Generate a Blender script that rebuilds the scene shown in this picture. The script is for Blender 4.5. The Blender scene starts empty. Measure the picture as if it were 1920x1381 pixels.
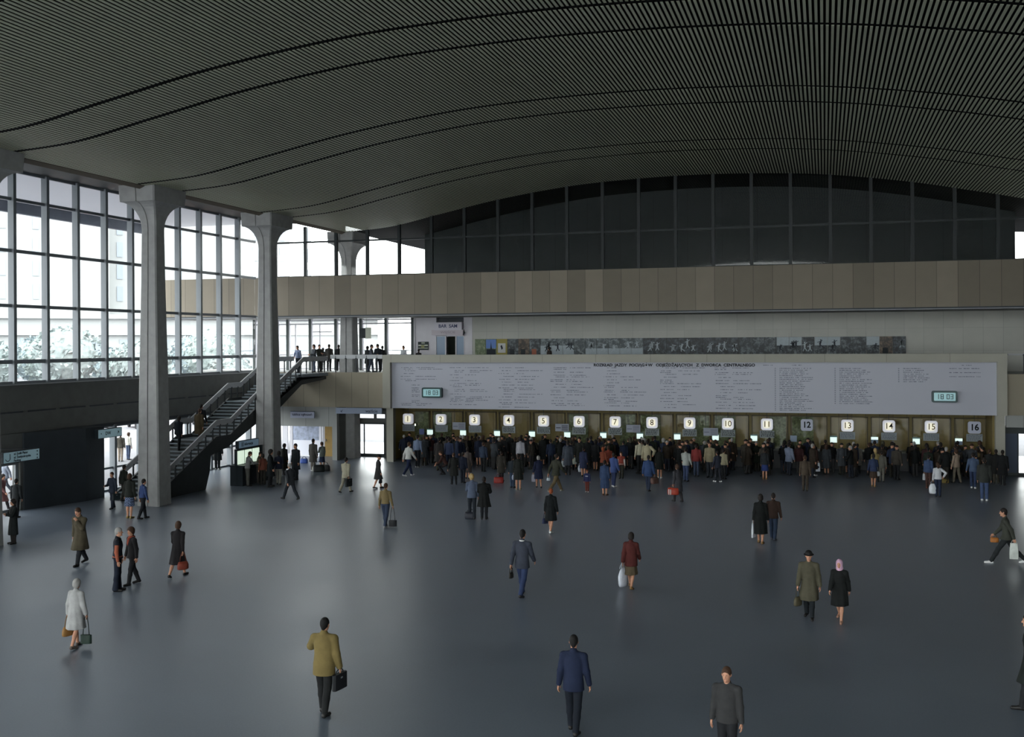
import bpy, bmesh, math, random
import numpy as np
from mathutils import Vector, Matrix

random.seed(7)
rng = np.random.default_rng(7)
scn = bpy.context.scene
COL = scn.collection
PI = math.pi

# ------------------------------------------------------------------ camera
F_PX, W_PX, H_PX = 2025.0, 1920.0, 1381.0
EYE = Vector((0.0, 0.0, 7.0))
YAW = math.radians(16.14)      # turned to the left of the hall's long axis
ROLL = 0.0052
HORIZON = 645.0                # row of the eye level at the middle of the frame
cam_d = bpy.data.cameras.new('camera')
cam_d.sensor_fit = 'HORIZONTAL'; cam_d.sensor_width = 36.0
cam_d.lens = F_PX / W_PX * 36.0
cam_d.shift_y = (HORIZON - H_PX / 2) / W_PX
cam_d.clip_start = 0.1; cam_d.clip_end = 2000
cam = bpy.data.objects.new('camera', cam_d); COL.objects.link(cam)
cam.location = EYE
cam.rotation_mode = 'XYZ'
cam.matrix_world = (Matrix.Translation(EYE) @ Matrix.Rotation(YAW, 4, 'Z') @ Matrix.Rotation(PI/2, 4, 'X') @ Matrix.Rotation(-ROLL, 4, 'Z'))
scn.camera = cam

# ------------------------------------------------------------------ daylight
SKY = 7.2
world = bpy.data.worlds.new('overcast_sky'); scn.world = world; world.use_nodes = True
bg = world.node_tree.nodes['Background']
bg.inputs['Color'].default_value = (0.93, 0.985, 0.975, 1); bg.inputs['Strength'].default_value = SKY
def portal(name, loc, rot, sx, sy):            # sampling guide for the daylight that comes through a glass wall
    l = bpy.data.lights.new(name, 'AREA'); l.shape = 'RECTANGLE'; l.size = sx; l.size_y = sy; l.energy = 1
    l.cycles.is_portal = True
    o = bpy.data.objects.new(name, l); COL.objects.link(o); o.location = loc; o.rotation_euler = rot
    return o
portal('daylight_left', (-33.5, 27, 7.3), (0, -PI/2, 0), 14.6, 70)
portal('daylight_right', (19.5, 27, 7.3), (0, PI/2, 0), 14.6, 70)
portal('daylight_back', (-7, -12.2, 8.0), (PI/2, 0, PI), 52, 16)
portal('daylight_clerestory', (-27.2, 60.6, 12.7), (PI/2, 0, 0), 12, 3.4)
portal('daylight_mezzanine', (-29.6, 66.3, 7.0), (PI/2, 0, 0), 8, 3.4)

scn.view_settings.view_transform = 'Standard'
scn.view_settings.look = 'None'
scn.view_settings.exposure = 0.0
scn.view_settings.gamma = 1.0
scn.view_settings.use_curve_mapping = False
scn.cycles.max_bounces = 7; scn.cycles.diffuse_bounces = 4; scn.cycles.glossy_bounces = 3
scn.cycles.transparent_max_bounces = 10; scn.cycles.sample_clamp_indirect = 4.0
scn.cycles.use_denoising = True

# ------------------------------------------------------------------ helpers
def lin(c):
    if isinstance(c, str):
        c = tuple(int(c[i:i+2], 16) for i in (0, 2, 4))
    return tuple(((v/255)/12.92 if v/255 <= .04045 else ((v/255+.055)/1.055)**2.4) for v in c) + (1,)
_M = {}
def mat(name, col, rough=.7, spec=.3, metal=0, emit=None, estr=0, noise=0, nscale=6, bump=0, bscale=30):
    if name in _M: return _M[name]
    m = bpy.data.materials.new(name); m.use_nodes = True; _M[name] = m
    nt = m.node_tree; b = nt.nodes['Principled BSDF']
    c = lin(col)
    b.inputs['Base Color'].default_value = c; b.inputs['Roughness'].default_value = rough
    b.inputs['Specular IOR Level'].default_value = spec; b.inputs['Metallic'].default_value = metal
    if emit: b.inputs['Emission Color'].default_value = lin(emit); b.inputs['Emission Strength'].default_value = estr
    if noise or bump:
        tc = nt.nodes.new('ShaderNodeTexCoord')
        if noise:
            n = nt.nodes.new('ShaderNodeTexNoise'); n.inputs['Scale'].default_value = nscale; n.inputs['Detail'].default_value = 4
            nt.links.new(tc.outputs['Object'], n.inputs['Vector'])
            r = nt.nodes.new('ShaderNodeValToRGB'); r.color_ramp.elements[0].position = .3; r.color_ramp.elements[1].position = .7
            r.color_ramp.elements[0].color = tuple(v*(1-noise) for v in c[:3])+(1,); r.color_ramp.elements[1].color = tuple(min(1, v*(1+noise)) for v in c[:3])+(1,)
            nt.links.new(n.outputs['Fac'], r.inputs['Fac']); nt.links.new(r.outputs['Color'], b.inputs['Base Color'])
        if bump:
            n = nt.nodes.new('ShaderNodeTexNoise'); n.inputs['Scale'].default_value = bscale
            nt.links.new(tc.outputs['Object'], n.inputs['Vector'])
            bp = nt.nodes.new('ShaderNodeBump'); bp.inputs['Strength'].default_value = bump; bp.inputs['Distance'].default_value = .02
            nt.links.new(n.outputs['Fac'], bp.inputs['Height']); nt.links.new(bp.outputs['Normal'], b.inputs['Normal'])
    return m
def math_node(nt, op, a, b=None):
    n = nt.nodes.new('ShaderNodeMath'); n.operation = op
    for i, v in enumerate((a, b)):
        if v is None: continue
        if hasattr(v, 'links'): nt.links.new(v, n.inputs[i])
        else: n.inputs[i].default_value = v
    return n.outputs[0]
def panel_mat(name, col, axis, width, off=0, var=.12, seam=.03, rough=.6, height=None, seamdark=.35, noise=.08, warm=0):
    """stone or board facing: panels of one width along an axis, each with its own tone, thin dark joints"""
    m = bpy.data.materials.new(name); m.use_nodes = True; nt = m.node_tree; b = nt.nodes['Principled BSDF']
    b.inputs['Roughness'].default_value = rough; b.inputs['Specular IOR Level'].default_value = .3
    g = nt.nodes.new('ShaderNodeNewGeometry'); sp = nt.nodes.new('ShaderNodeSeparateXYZ'); nt.links.new(g.outputs['Position'], sp.inputs[0])
    u = math_node(nt, 'DIVIDE', math_node(nt, 'SUBTRACT', sp.outputs[axis], off), width)
    cell = math_node(nt, 'FLOOR', u); fr = math_node(nt, 'FRACT', u)
    s1 = math_node(nt, 'LESS_THAN', fr, seam/width)
    cz = None
    if height:
        v = math_node(nt, 'DIVIDE', sp.outputs[2], height)
        cz = math_node(nt, 'FLOOR', v); s2 = math_node(nt, 'LESS_THAN', math_node(nt, 'FRACT', v), seam/height*.7)
        s1 = math_node(nt, 'MAXIMUM', s1, s2)
        cell = math_node(nt, 'ADD', cell, math_node(nt, 'MULTIPLY', cz, 17.3))
    wn = nt.nodes.new('ShaderNodeTexWhiteNoise'); wn.noise_dimensions = '1D'; nt.links.new(cell, wn.inputs['W'])
    tone = math_node(nt, 'ADD', math_node(nt, 'MULTIPLY', wn.outputs['Value'], var*2), 1-var)
    nz = nt.nodes.new('ShaderNodeTexNoise'); nz.inputs['Scale'].default_value = 1.3; nz.inputs['Detail'].default_value = 5; nt.links.new(g.outputs['Position'], nz.inputs['Vector'])
    tone = math_node(nt, 'MULTIPLY', tone, math_node(nt, 'ADD', math_node(nt, 'MULTIPLY', nz.outputs['Fac'], noise*2), 1-noise))
    tone = math_node(nt, 'MULTIPLY', tone, math_node(nt, 'SUBTRACT', 1, math_node(nt, 'MULTIPLY', s1, 1-seamdark)))
    vm = nt.nodes.new('ShaderNodeVectorMath'); vm.operation = 'SCALE'; vm.inputs[0].default_value = lin(col)[:3]; nt.links.new(tone, vm.inputs['Scale'])
    nt.links.new(vm.outputs[0], b.inputs['Base Color'])
    _M[name] = m
    return m
def glass_mat(name, tint=(1, 1, 1), refl=.08):
    m = bpy.data.materials.new(name); m.use_nodes = True; nt = m.node_tree
    out = nt.nodes['Material Output']; nt.nodes.remove(nt.nodes['Principled BSDF'])
    t = nt.nodes.new('ShaderNodeBsdfTransparent'); t.inputs[0].default_value = tint+(1,)
    g = nt.nodes.new('ShaderNodeBsdfGlossy'); g.inputs['Roughness'].default_value = .03; g.inputs['Color'].default_value = (1, 1, 1, 1)
    f = nt.nodes.new('ShaderNodeLayerWeight'); f.inputs[0].default_value = .5
    mx = nt.nodes.new('ShaderNodeMixShader')
    nt.links.new(math_node(nt, 'ADD', math_node(nt, 'MULTIPLY', math_node(nt, 'POWER', f.outputs[1], 5), .55), refl*.3), mx.inputs[0])
    nt.links.new(t.outputs[0], mx.inputs[1]); nt.links.new(g.outputs[0], mx.inputs[2]); nt.links.new(mx.outputs[0], out.inputs[0])
    _M[name] = m
    return m

class MB:
    """collects solids and builds them as one mesh object"""
    def __init__(s): s.v = []; s.f = []; s.mi = []; s.cur = 0
    def m(s, i): s.cur = i; return s
    def raw(s, vs, fs):
        b = len(s.v); s.v += [tuple(v) for v in vs]; s.f += [tuple(b+i for i in f) for f in fs]; s.mi += [s.cur]*len(fs); return s
    def box(s, x0, x1, y0, y1, z0, z1):
        v = [(x0,y0,z0),(x1,y0,z0),(x1,y1,z0),(x0,y1,z0),(x0,y0,z1),(x1,y0,z1),(x1,y1,z1),(x0,y1,z1)]
        return s.raw(v, [(3,2,1,0),(4,5,6,7),(0,1,5,4),(1,2,6,5),(2,3,7,6),(3,0,4,7)])
    def rbox(s, cx, cy, cz, w, d, h, r=.05, n=4):
        """box with rounded corners seen from the front (rounded in XZ)"""
        pts = []
        for (sx, sz, a0) in ((1,1,0),(-1,1,90),(-1,-1,180),(1,-1,270)):
            for i in range(n+1):
                a = math.radians(a0+90*i/n); pts.append((cx+sx*(w/2-r)+r*math.cos(a), cz+sz*(h/2-r)+r*math.sin(a)))
        N = len(pts)
        v = [(x, cy-d/2, z) for x, z in pts]+[(x, cy+d/2, z) for x, z in pts]
        f = [tuple(range(N))[::-1], tuple(range(N, 2*N))]+[(i, (i+1)%N, N+(i+1)%N, N+i) for i in range(N)]
        return s.raw(v, f)
    def prism(s, poly, axis, a, b):
        """extrude a 2D polygon; axis 0: poly is (y,z), 1: (x,z), 2: (x,y)"""
        def P(p, t): return (t, p[0], p[1]) if axis == 0 else ((p[0], t, p[1]) if axis == 1 else (p[0], p[1], t))
        N = len(poly)
        return s.raw([P(p, a) for p in poly]+[P(p, b) for p in poly], [tuple(range(N)), tuple(range(N, 2*N))[::-1]]+[(i, N+i, N+(i+1)%N, (i+1)%N) for i in range(N)])
    def tube(s, pts, r, n=8, cap=True):
        pts = [Vector(p) for p in pts]; rs = r if isinstance(r, (list, tuple)) else [r]*len(pts)
        vs = []; up = Vector((0, 0, 1))
        for i, p in enumerate(pts):
            d = (pts[min(i+1, len(pts)-1)]-pts[max(i-1, 0)]).normalized()
            a = d.cross(up)
            if a.length < .05: a = d.cross(Vector((1, 0, 0)))
            a.normalize(); b = d.cross(a).normalized()
            for k in range(n):
                t = 2*PI*k/n; vs.append(p+(a*math.cos(t)+b*math.sin(t))*rs[i])
        fs = [(i*n+k, i*n+(k+1)%n, (i+1)*n+(k+1)%n, (i+1)*n+k) for i in range(len(pts)-1) for k in range(n)]
        if cap: fs += [tuple(range(n))[::-1], tuple((len(pts)-1)*n+k for k in range(n))]
        return s.raw(vs, fs)
    def ball(s, c, r, n=10, m=6):
        rx, ry, rz = r if isinstance(r, (tuple, list)) else (r, r, r)
        vs = [(c[0], c[1], c[2]+rz)]
        for j in range(1, m):
            t = PI*j/m
            for k in range(n): vs.append((c[0]+rx*math.sin(t)*math.cos(2*PI*k/n), c[1]+ry*math.sin(t)*math.sin(2*PI*k/n), c[2]+rz*math.cos(t)))
        vs.append((c[0], c[1], c[2]-rz)); L = len(vs)-1
        fs = [(0, 1+k, 1+(k+1)%n) for k in range(n)]
        for j in range(m-2): fs += [(1+j*n+k, 1+(j+1)*n+k, 1+(j+1)*n+(k+1)%n, 1+j*n+(k+1)%n) for k in range(n)]
        fs += [(L, 1+(m-2)*n+(k+1)%n, 1+(m-2)*n+k) for k in range(n)]
        return s.raw(vs, fs)
    def build(s, name, mats, parent=None, loc=None, rotz=0, smooth=False, fix=True):
        me = bpy.data.meshes.new(name); me.from_pydata(s.v, [], s.f)
        for m_ in (mats if isinstance(mats, (list, tuple)) else [mats]): me.materials.append(m_)
        me.polygons.foreach_set('material_index', s.mi)
        if fix:
            bm = bmesh.new(); bm.from_mesh(me); bmesh.ops.recalc_face_normals(bm, faces=bm.faces); bm.to_mesh(me); bm.free()
        if smooth: me.polygons.foreach_set('use_smooth', [True]*len(me.polygons))
        me.update()
        o = bpy.data.objects.new(name, me); COL.objects.link(o)
        if loc is not None: o.location = loc
        o.rotation_euler = (0, 0, rotz)
        if parent: o.parent = parent
        return o
def tag(o, label=None, cat=None, group=None, kind=None):
    if label: o['label'] = label
    if cat: o['category'] = cat
    if group: o['group'] = group
    if kind: o['kind'] = kind
    return o
def struct(o, label=None): o['kind'] = 'structure'; return tag(o, label)
def empty(name, loc, label, cat, group=None, rotz=0, kind=None):
    o = bpy.data.objects.new(name, None); COL.objects.link(o); o.location = loc; o.rotation_euler = (0, 0, rotz); o.empty_display_size = .1
    return tag(o, label, cat, group, kind)
def text(name, body, size, m, loc, rot=(PI/2, 0, 0), align='CENTER', parent=None, ext=.008, bold=0, sx=1):
    c = bpy.data.curves.new(name, 'FONT'); c.body = body; c.size = size; c.align_x = align; c.align_y = 'CENTER'; c.extrude = ext; c.offset = bold; c.resolution_u = 3
    o = bpy.data.objects.new('tmp', c); COL.objects.link(o)
    dg = bpy.context.evaluated_depsgraph_get(); me = bpy.data.meshes.new_from_object(o.evaluated_get(dg)); me.name = name
    bpy.data.objects.remove(o)
    me.materials.clear(); me.materials.append(m)
    o = bpy.data.objects.new(name, me); COL.objects.link(o); o.location = loc; o.rotation_euler = rot; o.scale = (sx, 1, 1)
    if parent: o.parent = parent
    return o

# ------------------------------------------------------------------ materials
CEIL_SLAT = mat('ceiling_slat', (178,181,160), .55, .3)
CEIL_DARK = mat('ceiling_void', (12,13,14), .9, .1)
CONCRETE = mat('column_concrete', (150,150,150), .75, .2, noise=.1, nscale=3)
FRAME = mat('window_aluminium', (120,126,132), .45, .5)
FRAME_DK = mat('window_dark_frame', (58,66,66), .5, .4)
GLASS = glass_mat('clear_glass')
DARKPANEL = mat('dark_facing', (96,98,96), .55, .35, noise=.1, nscale=2)
BLACKPANEL = mat('black_facing', (52,58,64), .5, .35, noise=.1, nscale=2)
BAND = panel_mat('travertine_band', (124,116,103), 0, 1.035, -33.3+.6, .2, .02)
MEZZ = panel_mat('travertine_parapet', (146,138,122), 0, 1.07, -33.0+.2, .06, .02)
WALLST = panel_mat('pale_stone_wall', (176,176,170), 0, 1.05, .2, .045, .02, height=1.3, seamdark=.75)
WHITEWALL = mat('white_wall', (205,203,210), .6, .2, noise=.03, nscale=2)
GREYST = panel_mat('grey_stone_wall', (150,152,150), 0, 1.55, .4, .05, .02)
BOARDM = mat('timetable_white', (178,180,192), .5, .3)
BOARDFR = panel_mat('board_frame_stone', (160,158,148), 0, 3.1, 0, .04, .015)
INK = mat('black_ink', (22,24,30), .6, .2)
INKSOFT = mat('grey_ink', (105,108,122), .7, .2)
RAILW = mat('railing_band', (176,178,182), .5, .3)
POST = mat('railing_post', (40,46,50), .5, .4)
SOFFIT = mat('plaster_soffit', (140,140,138), .7, .2)

# ------------------------------------------------------------------ floor
m = bpy.data.materials.new('terrazzo_floor'); m.use_nodes = True; nt = m.node_tree; b = nt.nodes['Principled BSDF']
g = nt.nodes.new('ShaderNodeNewGeometry')
n1 = nt.nodes.new('ShaderNodeTexNoise'); n1.inputs['Scale'].default_value = .35; n1.inputs['Detail'].default_value = 6; nt.links.new(g.outputs['Position'], n1.inputs['Vector'])
n2 = nt.nodes.new('ShaderNodeTexNoise'); n2.inputs['Scale'].default_value = 28; n2.inputs['Detail'].default_value = 3; nt.links.new(g.outputs['Position'], n2.inputs['Vector'])
r = nt.nodes.new('ShaderNodeValToRGB'); r.color_ramp.elements[0].position = .3; r.color_ramp.elements[1].position = .7
r.color_ramp.elements[0].color = lin((92,101,114)); r.color_ramp.elements[1].color = lin((114,123,136))
nt.links.new(math_node(nt, 'ADD', math_node(nt, 'MULTIPLY', n1.outputs['Fac'], .6), math_node(nt, 'MULTIPLY', n2.outputs['Fac'], .4)), r.inputs['Fac'])
nt.links.new(r.outputs['Color'], b.inputs['Base Color'])
nt.links.new(math_node(nt, 'ADD', math_node(nt, 'MULTIPLY', n1.outputs['Fac'], .12), .27), b.inputs['Roughness'])
b.inputs['Specular IOR Level'].default_value = .75
FLOORM = m
struct(MB().box(-33.4, 19.4, -12, 72, -.4, 0).build('floor', FLOORM))

# ------------------------------------------------------------------ vaulted slatted ceiling
PX = [0, 3.5, 7, 11.3, 15, 18, 21]; PZ = [16.35, 16.27, 16.04, 15.45, 14.72, 14.12, 13.88]
def _spl(d):
    d = abs(d); d = min(d, 21.0)
    for i in range(len(PX)-1):
        if d <= PX[i+1]:
            t = (d-PX[i])/(PX[i+1]-PX[i])
            def sl(k): return 0 if k == 0 else ((PZ[k+1]-PZ[k-1])/(PX[k+1]-PX[k-1]) if k < len(PX)-1 else (PZ[-1]-PZ[-2])/(PX[-1]-PX[-2]))
            h = PX[i+1]-PX[i]; a, b2 = PZ[i], PZ[i+1]; m0, m1 = sl(i)*h, sl(i+1)*h
            return (2*t**3-3*t**2+1)*a+(t**3-2*t**2+t)*m0+(-2*t**3+3*t**2)*b2+(t**3-t**2)*m1
def ceil_z(x): return _spl(x+7.0)
joints = [-1.9, 0.7, 8.5, 11.1, 18.9, 21.5, 29.3, 31.9, 39.7, 42.3, 50.1, 52.7, 60.45]
mb = MB()
pitch = .15; N = int(42/pitch)
for s_ in range(len(joints)-1):
    y0 = joints[s_]+.13; y1 = joints[s_+1]-(.13 if s_ < len(joints)-2 else 0)
    for i in range(N):
        xa = -28+i*pitch+.03; xb = xa+.078
        za, zb = ceil_z(xa), ceil_z(xb)
        mb.raw([(xa,y0,za),(xb,y0,zb),(xb,y1,zb),(xa,y1,za),(xa,y0,za+.018),(xb,y0,zb+.018),(xb,y1,zb+.018),(xa,y1,za+.018)],
               [(3,2,1,0),(0,1,5,4),(1,2,6,5),(3,0,4,7)])
mb.m(1)
for jy in joints[1:-1]:                                   # black strip painting in the shade of the open gap between slat bays
    for i in range(60):
        a, c = -28+42*i/60, -28+42*(i+1)/60
        mb.raw([(a,jy-.13,ceil_z(a)+.012),(c,jy-.13,ceil_z(c)+.012),(c,jy+.13,ceil_z(c)+.012),(a,jy+.13,ceil_z(a)+.012)], [(0,1,2,3)])
xs = [-28+42*i/60 for i in range(61)]
for i in range(60):
    a, c = xs[i], xs[i+1]
    mb.raw([(a,-12,ceil_z(a)+.35),(c,-12,ceil_z(c)+.35),(c,76,ceil_z(c)+.35),(a,76,ceil_z(a)+.35)], [(0,1,2,3)])
    if True:
        mb.raw([(a,60.7,ceil_z(a)+.05),(c,60.7,ceil_z(c)+.05),(c,76,ceil_z(c)+.05),(a,76,ceil_z(a)+.05)], [(0,1,2,3)])
        mb.raw([(a,76,ceil_z(a)+.05),(c,76,ceil_z(c)+.05),(c,76,ceil_z(c)+.9),(a,76,ceil_z(a)+.9)], [(0,1,2,3)])
struct(mb.build('ceiling', [CEIL_SLAT, CEIL_DARK], fix=False))
# edge cove along both long sides: pale sloping strip, then a dark header over the glass
for side, sx in (('left', 1), ('right', -1)):
    X = lambda x: x if sx == 1 else -14-x
    mb = MB()
    mb.prism([(X(-28.0),13.86),(X(-28.25),13.76),(X(-29.2),14.02),(X(-29.6),14.3),(X(-29.6),15.4),(X(-28.0),15.2)], 1, -12, 60.4)
    mb.m(1).prism([(X(-29.6),14.1),(X(-31.2),14.5),(X(-33.2),14.56),(X(-33.45),14.56),(X(-33.45),15.4),(X(-29.6),15.4)], 1, -12, 60.4)
    struct(mb.build('trim_1' if side == 'left' else 'trim_2', [mat('cove_plaster', (112,104,94), .8, .1), mat('header_dark', (40,44,46), .6, .2)]))

# ------------------------------------------------------------------ columns
def column(y, side=-1, label=None):
    """tapering concrete column with a groove on each broad face and a head that flares out in quarter-round brackets"""
    X0 = -28.45 if side < 0 else 14.45
    secs = [(0,.56,.5),(.4,.55,.49),(5.5,.48,.44),(9.5,.40,.38),(12.1,.37,.35)]
    n = 8
    for i in range(1, n+1):
        t = i/n; a = t*PI/2
        secs.append((12.1+1.15*math.sin(a), .37+ .5*(1-math.cos(a)), .35+ .85*(1-math.cos(a))))
    secs.append((13.95, .9, 1.25))
    vs = []; fs = []
    g = .035
    for (z, hx, hy) in secs:
        # octagon-ish section with grooves on the faces looking along Y
        ch = .06
        sec = [(-hx+ch,-hy),(-g,-hy),(-g,-hy+.05),(g,-hy+.05),(g,-hy),(hx-ch,-hy),(hx,-hy+ch),(hx,hy-ch),(hx-ch,hy),(g,hy),(g,hy-.05),(-g,hy-.05),(-g,hy),(-hx+ch,hy),(-hx,hy-ch),(-hx,-hy+ch)]
        vs += [(X0+a, y+b_, z) for a, b_ in sec]
    k = 16
    for j in range(len(secs)-1):
        fs += [(j*k+i, j*k+(i+1)%k, (j+1)*k+(i+1)%k, (j+1)*k+i) for i in range(k)]
    fs += [tuple(range(k))[::-1], tuple((len(secs)-1)*k+i for i in range(k))]
    o = MB().raw(vs, fs).build('column', CONCRETE)
    return tag(o, label, 'column', 'concrete hall columns with flared heads') if label else struct(o)
CY = [.6+10.2*i for i in range(7)]      # 0.6 ... 61.8
for y in CY[:-3] + []:
    struct(column(y)); 
column(CY[4], label='concrete column standing to the left of the staircase foot')
column(CY[5], label='concrete column rising in front of the upper staircase landing')
column(CY[6], label='concrete column in front of the upper gallery glass doors, farthest from the entrance')
for y in CY: struct(column(y, 1))

# ------------------------------------------------------------------ glass side walls
def glass_wall(xw, ylist, side):
    """upper glazing on one long side: one window per column bay"""
    inn = 1 if side < 0 else -1
    n = 0
    for yi in range(len(ylist)-1):
        ya, yb = ylist[yi], ylist[yi+1]
        f = MB()
        k = 5; st = (yb-ya)/k
        for j in range(k):
            ym = ya+st*(j+.5) if False else ya+st*j
            f.box(xw-.13, xw+.17, ym-.085, ym+.085, 5.42, 14.56)
        for z, h in ((5.45,.14),(6.36,.17),(8.75,.14),(11.1,.14),(13.3,.13),(14.52,.14)):
            f.box(xw-.06, xw+.06, ya, yb, z-h/2, z+h/2)
        n += 1
        fr = struct(f.build('window_%d' % (n+(0 if side < 0 else 20)), FRAME))
        p = MB().box(xw-.012, xw+.012, ya+.05, yb-.05, 5.5, 14.5).build('pane', GLASS, fr); struct(p)
YL = [-11.98, -1.68, 8.42, 18.52, 28.1, 38.35, 48.6, 60.05]
YL = [38.35-10.25*4, 38.35-10.25*3, 38.35-10.25*2, 38.35-10.25, 38.35, 48.6, 58.85]
glass_wall(-33.3, YL, -1); glass_wall(19.3, YL, 1)

# ------------------------------------------------------------------ left and right wall below the glazing
for side, xw in ((-1, -33.3), (1, 19.3)):
    s = 1 if side < 0 else -1
    nm = 'wall_left' if side < 0 else 'wall_right'
    a, b_ = sorted((xw-.2*s, xw+.06*s))
    w = MB().box(a, b_, -12, 60.2, 3.3, 4.2)
    w.box(a, b_-.03 if s > 0 else b_, -12, 60.2, 4.2, 5.36)
    w.m(1)
    for k in range(34):                                    # slot-shaped air outlets in a row along the facing
        y0 = -10+k*2.05
        a2, b2 = sorted((xw+.055*s, xw+.075*s)); w.box(a2, b2, y0, y0+1.75, 4.17, 4.235)
    w.m(2); a2, b2 = sorted((xw, xw+.16*s)); w.box(a2, b2, -12, 60.2, 5.36, 5.40)
    w.m(1); a2, b2 = sorted((xw-.1*s, xw+.1*s)); w.box(a2, b2, -12, 60.2, 3.16, 3.3)
    struct(w.build(nm, [DARKPANEL, BLACKPANEL, RAILW]))
    # street-level glazing
    f = MB(); segs = [(-11.9, 35.9), (42.95, 60.1)] if side < 0 else [(-11.9, 60.1)]
    for (ya, yb) in segs:
        k = int(round((yb-ya)/2.09)); st = (yb-ya)/k
        for j in range(k+1):
            f.box(xw-.13, xw+.17, ya+st*j-.085, ya+st*j+.085, 0, 3.2)
        for z in (.05, 1.12, 3.14): f.box(xw-.05, xw+.05, ya, yb, z-.05, z+.05)
    fr = struct(f.build('window_%d' % (11 if side < 0 else 31), FRAME))
    p = MB()
    for (ya, yb) in segs: p.box(xw-.01, xw+.01, ya, yb, .06, 3.1)
    struct(p.build('pane', GLASS, fr))
# dark entrance block beside the left doors
struct(MB().prism([(-33.5,38.72),(-33.04,38.72),(-32.75,39.6),(-32.35,40.9),(-32.15,41.6),(-32.15,42.9),(-33.5,42.9)], 2, 0, 3.3).build('wall_entrance', BLACKPANEL))
struct(MB().box(-33.5, -33.12, 35.9, 38.72, 2.05, 3.3).box(-33.5,-33.1,38.55,38.75,0,2.06).build('wall_door_head', DARKPANEL))
d = empty('door_1', (-33.25, 37.2, 0), None, None, kind='structure')
struct(MB().box(-.04,.04,-1.3,-1.2,0,2.05).box(-.04,.04,-.05,.05,0,2.05).box(-.04,.04,1.2,1.35,0,2.05).box(-.04,.04,-1.2,1.2,1.97,2.05).box(-.04,.04,-1.2,1.2,0,.12).build('frame', FRAME, d))
struct(MB().box(-.01,.01,-1.2,1.2,.1,1.98).build('pane', GLASS, d))

# ------------------------------------------------------------------ far wall
w = MB().box(-42, 28, 60.0, 60.35, 8.82, 11.2)
struct(w.build('wall_upper_band', BAND))
w = MB().box(-42, 28, 59.93, 60.4, 8.68, 8.82); w.m(1).box(-42, 28, 59.91, 59.93, 8.71, 8.735)
struct(w.build('trim_3', [BLACKPANEL, RAILW]))
struct(MB().box(-42, 28, 60.35, 66.1, 8.75, 9.0).build('ceiling_gallery', SOFFIT))
# clerestory
f = MB(); 
xm = [-30.75+2.072*i for i in range(-2, 26)]
for x in xm:
    if -33.3 < x < 19.3: f.box(x-.085, x+.085, 60.4, 60.62, 11.2, ceil_z(x)+.1 if -28 < x < 14 else 14.3)
f.box(-33.3, 19.3, 60.45, 60.56, 13.3, 13.4); f.box(-33.3, 19.3, 60.42, 60.6, 11.18, 11.27)
fr = struct(f.build('window_41', mat('clerestory_frame', (34,40,42), .5, .3)))
v = []; q = MB()
q.box(-33.3, -28.0, 60.5, 60.51, 11.25, 14.35); q.box(14, 19.3, 60.5, 60.51, 11.25, 14.35)
for i in range(40):
    a = -28+42*i/40; c = a+42/40
    q.raw([(a,60.505,11.25),(c,60.505,11.25),(c,60.505,ceil_z(c)+.1),(a,60.505,ceil_z(a)+.1)], [(0,1,2,3)])
struct(q.build('pane', GLASS, fr))
# the block that stands behind the gallery
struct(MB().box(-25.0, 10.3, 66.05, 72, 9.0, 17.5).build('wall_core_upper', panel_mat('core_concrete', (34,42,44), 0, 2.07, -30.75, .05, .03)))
w = MB().box(-21.75, 8.9, 66.0, 72, 0, 9.0).box(8.9, 14.5, 66.0, 72, 3.3, 9.0).box(14.5, 19.3, 66.0, 72, 0, 9.0)
struct(w.build('wall_back', WALLST))
w = MB().box(-25.8, -24.2, 65.98, 72, 0, 9.0).box(-22.33, -21.75, 65.98, 72, 0, 9.0).box(-24.2, -22.33, 68, 72, 0, 9.0)
struct(w.build('wall_back_white', WHITEWALL))
# gallery floor, its stone parapet and the wall parts under it
struct(MB().box(-33.3, 19.3, 60.2, 66.05, 3.3, 5.33).box(-37.5,-33.3,60.2,66.05,5.0,5.33).build('floor_gallery', GREYST))
struct(MB().box(-33.3, -25.3, 59.97, 60.22, 3.24, 5.35).box(8.9, 19.3, 59.97, 60.22, 3.24, 5.35).build('wall_parapet', MEZZ))
struct(MB().box(-33.3, -28.5, 60.1, 60.4, 2.04, 3.24).box(-28.82, -28.5, 60.1, 60.45, 0, 2.04).build('wall_notice', GREYST))
struct(MB().box(-28.7,-28.5,60.45,63,0,3.3).box(-28.5,-28.25,62.7,62.95,0,3.3).box(-28.3,-25.42,62.7,62.9,2.12,2.4).box(-28.3,-25.42,62.7,62.9,2.66,3.3).box(-26.47,-25.42,62.75,62.9,0,3.3).box(-27.2,-27.08,62.7,62.9,2.4,2.66).build('wall_passage', DARKPANEL))
# street door in the passage
d = empty('door_2', (-27.3, 62.8, 0), None, None, kind='structure')
struct(MB().box(-.95,-.88,-.05,.05,.1,2.1).box(-.62,-.57,-.05,.05,.1,2.1).box(.75,.85,-.05,.05,.1,2.1).box(-.95,.85,-.05,.05,2.02,2.12).box(-.95,.85,-.05,.05,0,.17).build('frame', FRAME_DK, d))
struct(MB().box(-.9,.8,-.01,.01,.15,2.05).build('pane', GLASS, d))
struct(MB().box(8.9, 19.3, 60.05, 60.35, 2.62, 3.24).box(11.4, 19.3, 60.05, 60.35, 0, 2.62).build('wall_right_of_board', GREYST))
d = empty('door_3', (10.2, 61.5, 0), None, None, kind='structure')
struct(MB().box(-1.2,-1.12,-.05,.05,0,2.3).box(-.56,-.5,-.05,.05,0,2.3).box(1.1,1.2,-.05,.05,0,2.3).box(-1.2,1.2,-.05,.05,2.2,2.6).box(-1.2,1.2,-.05,.05,0,.15).build('frame', FRAME_DK, d))
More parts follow.
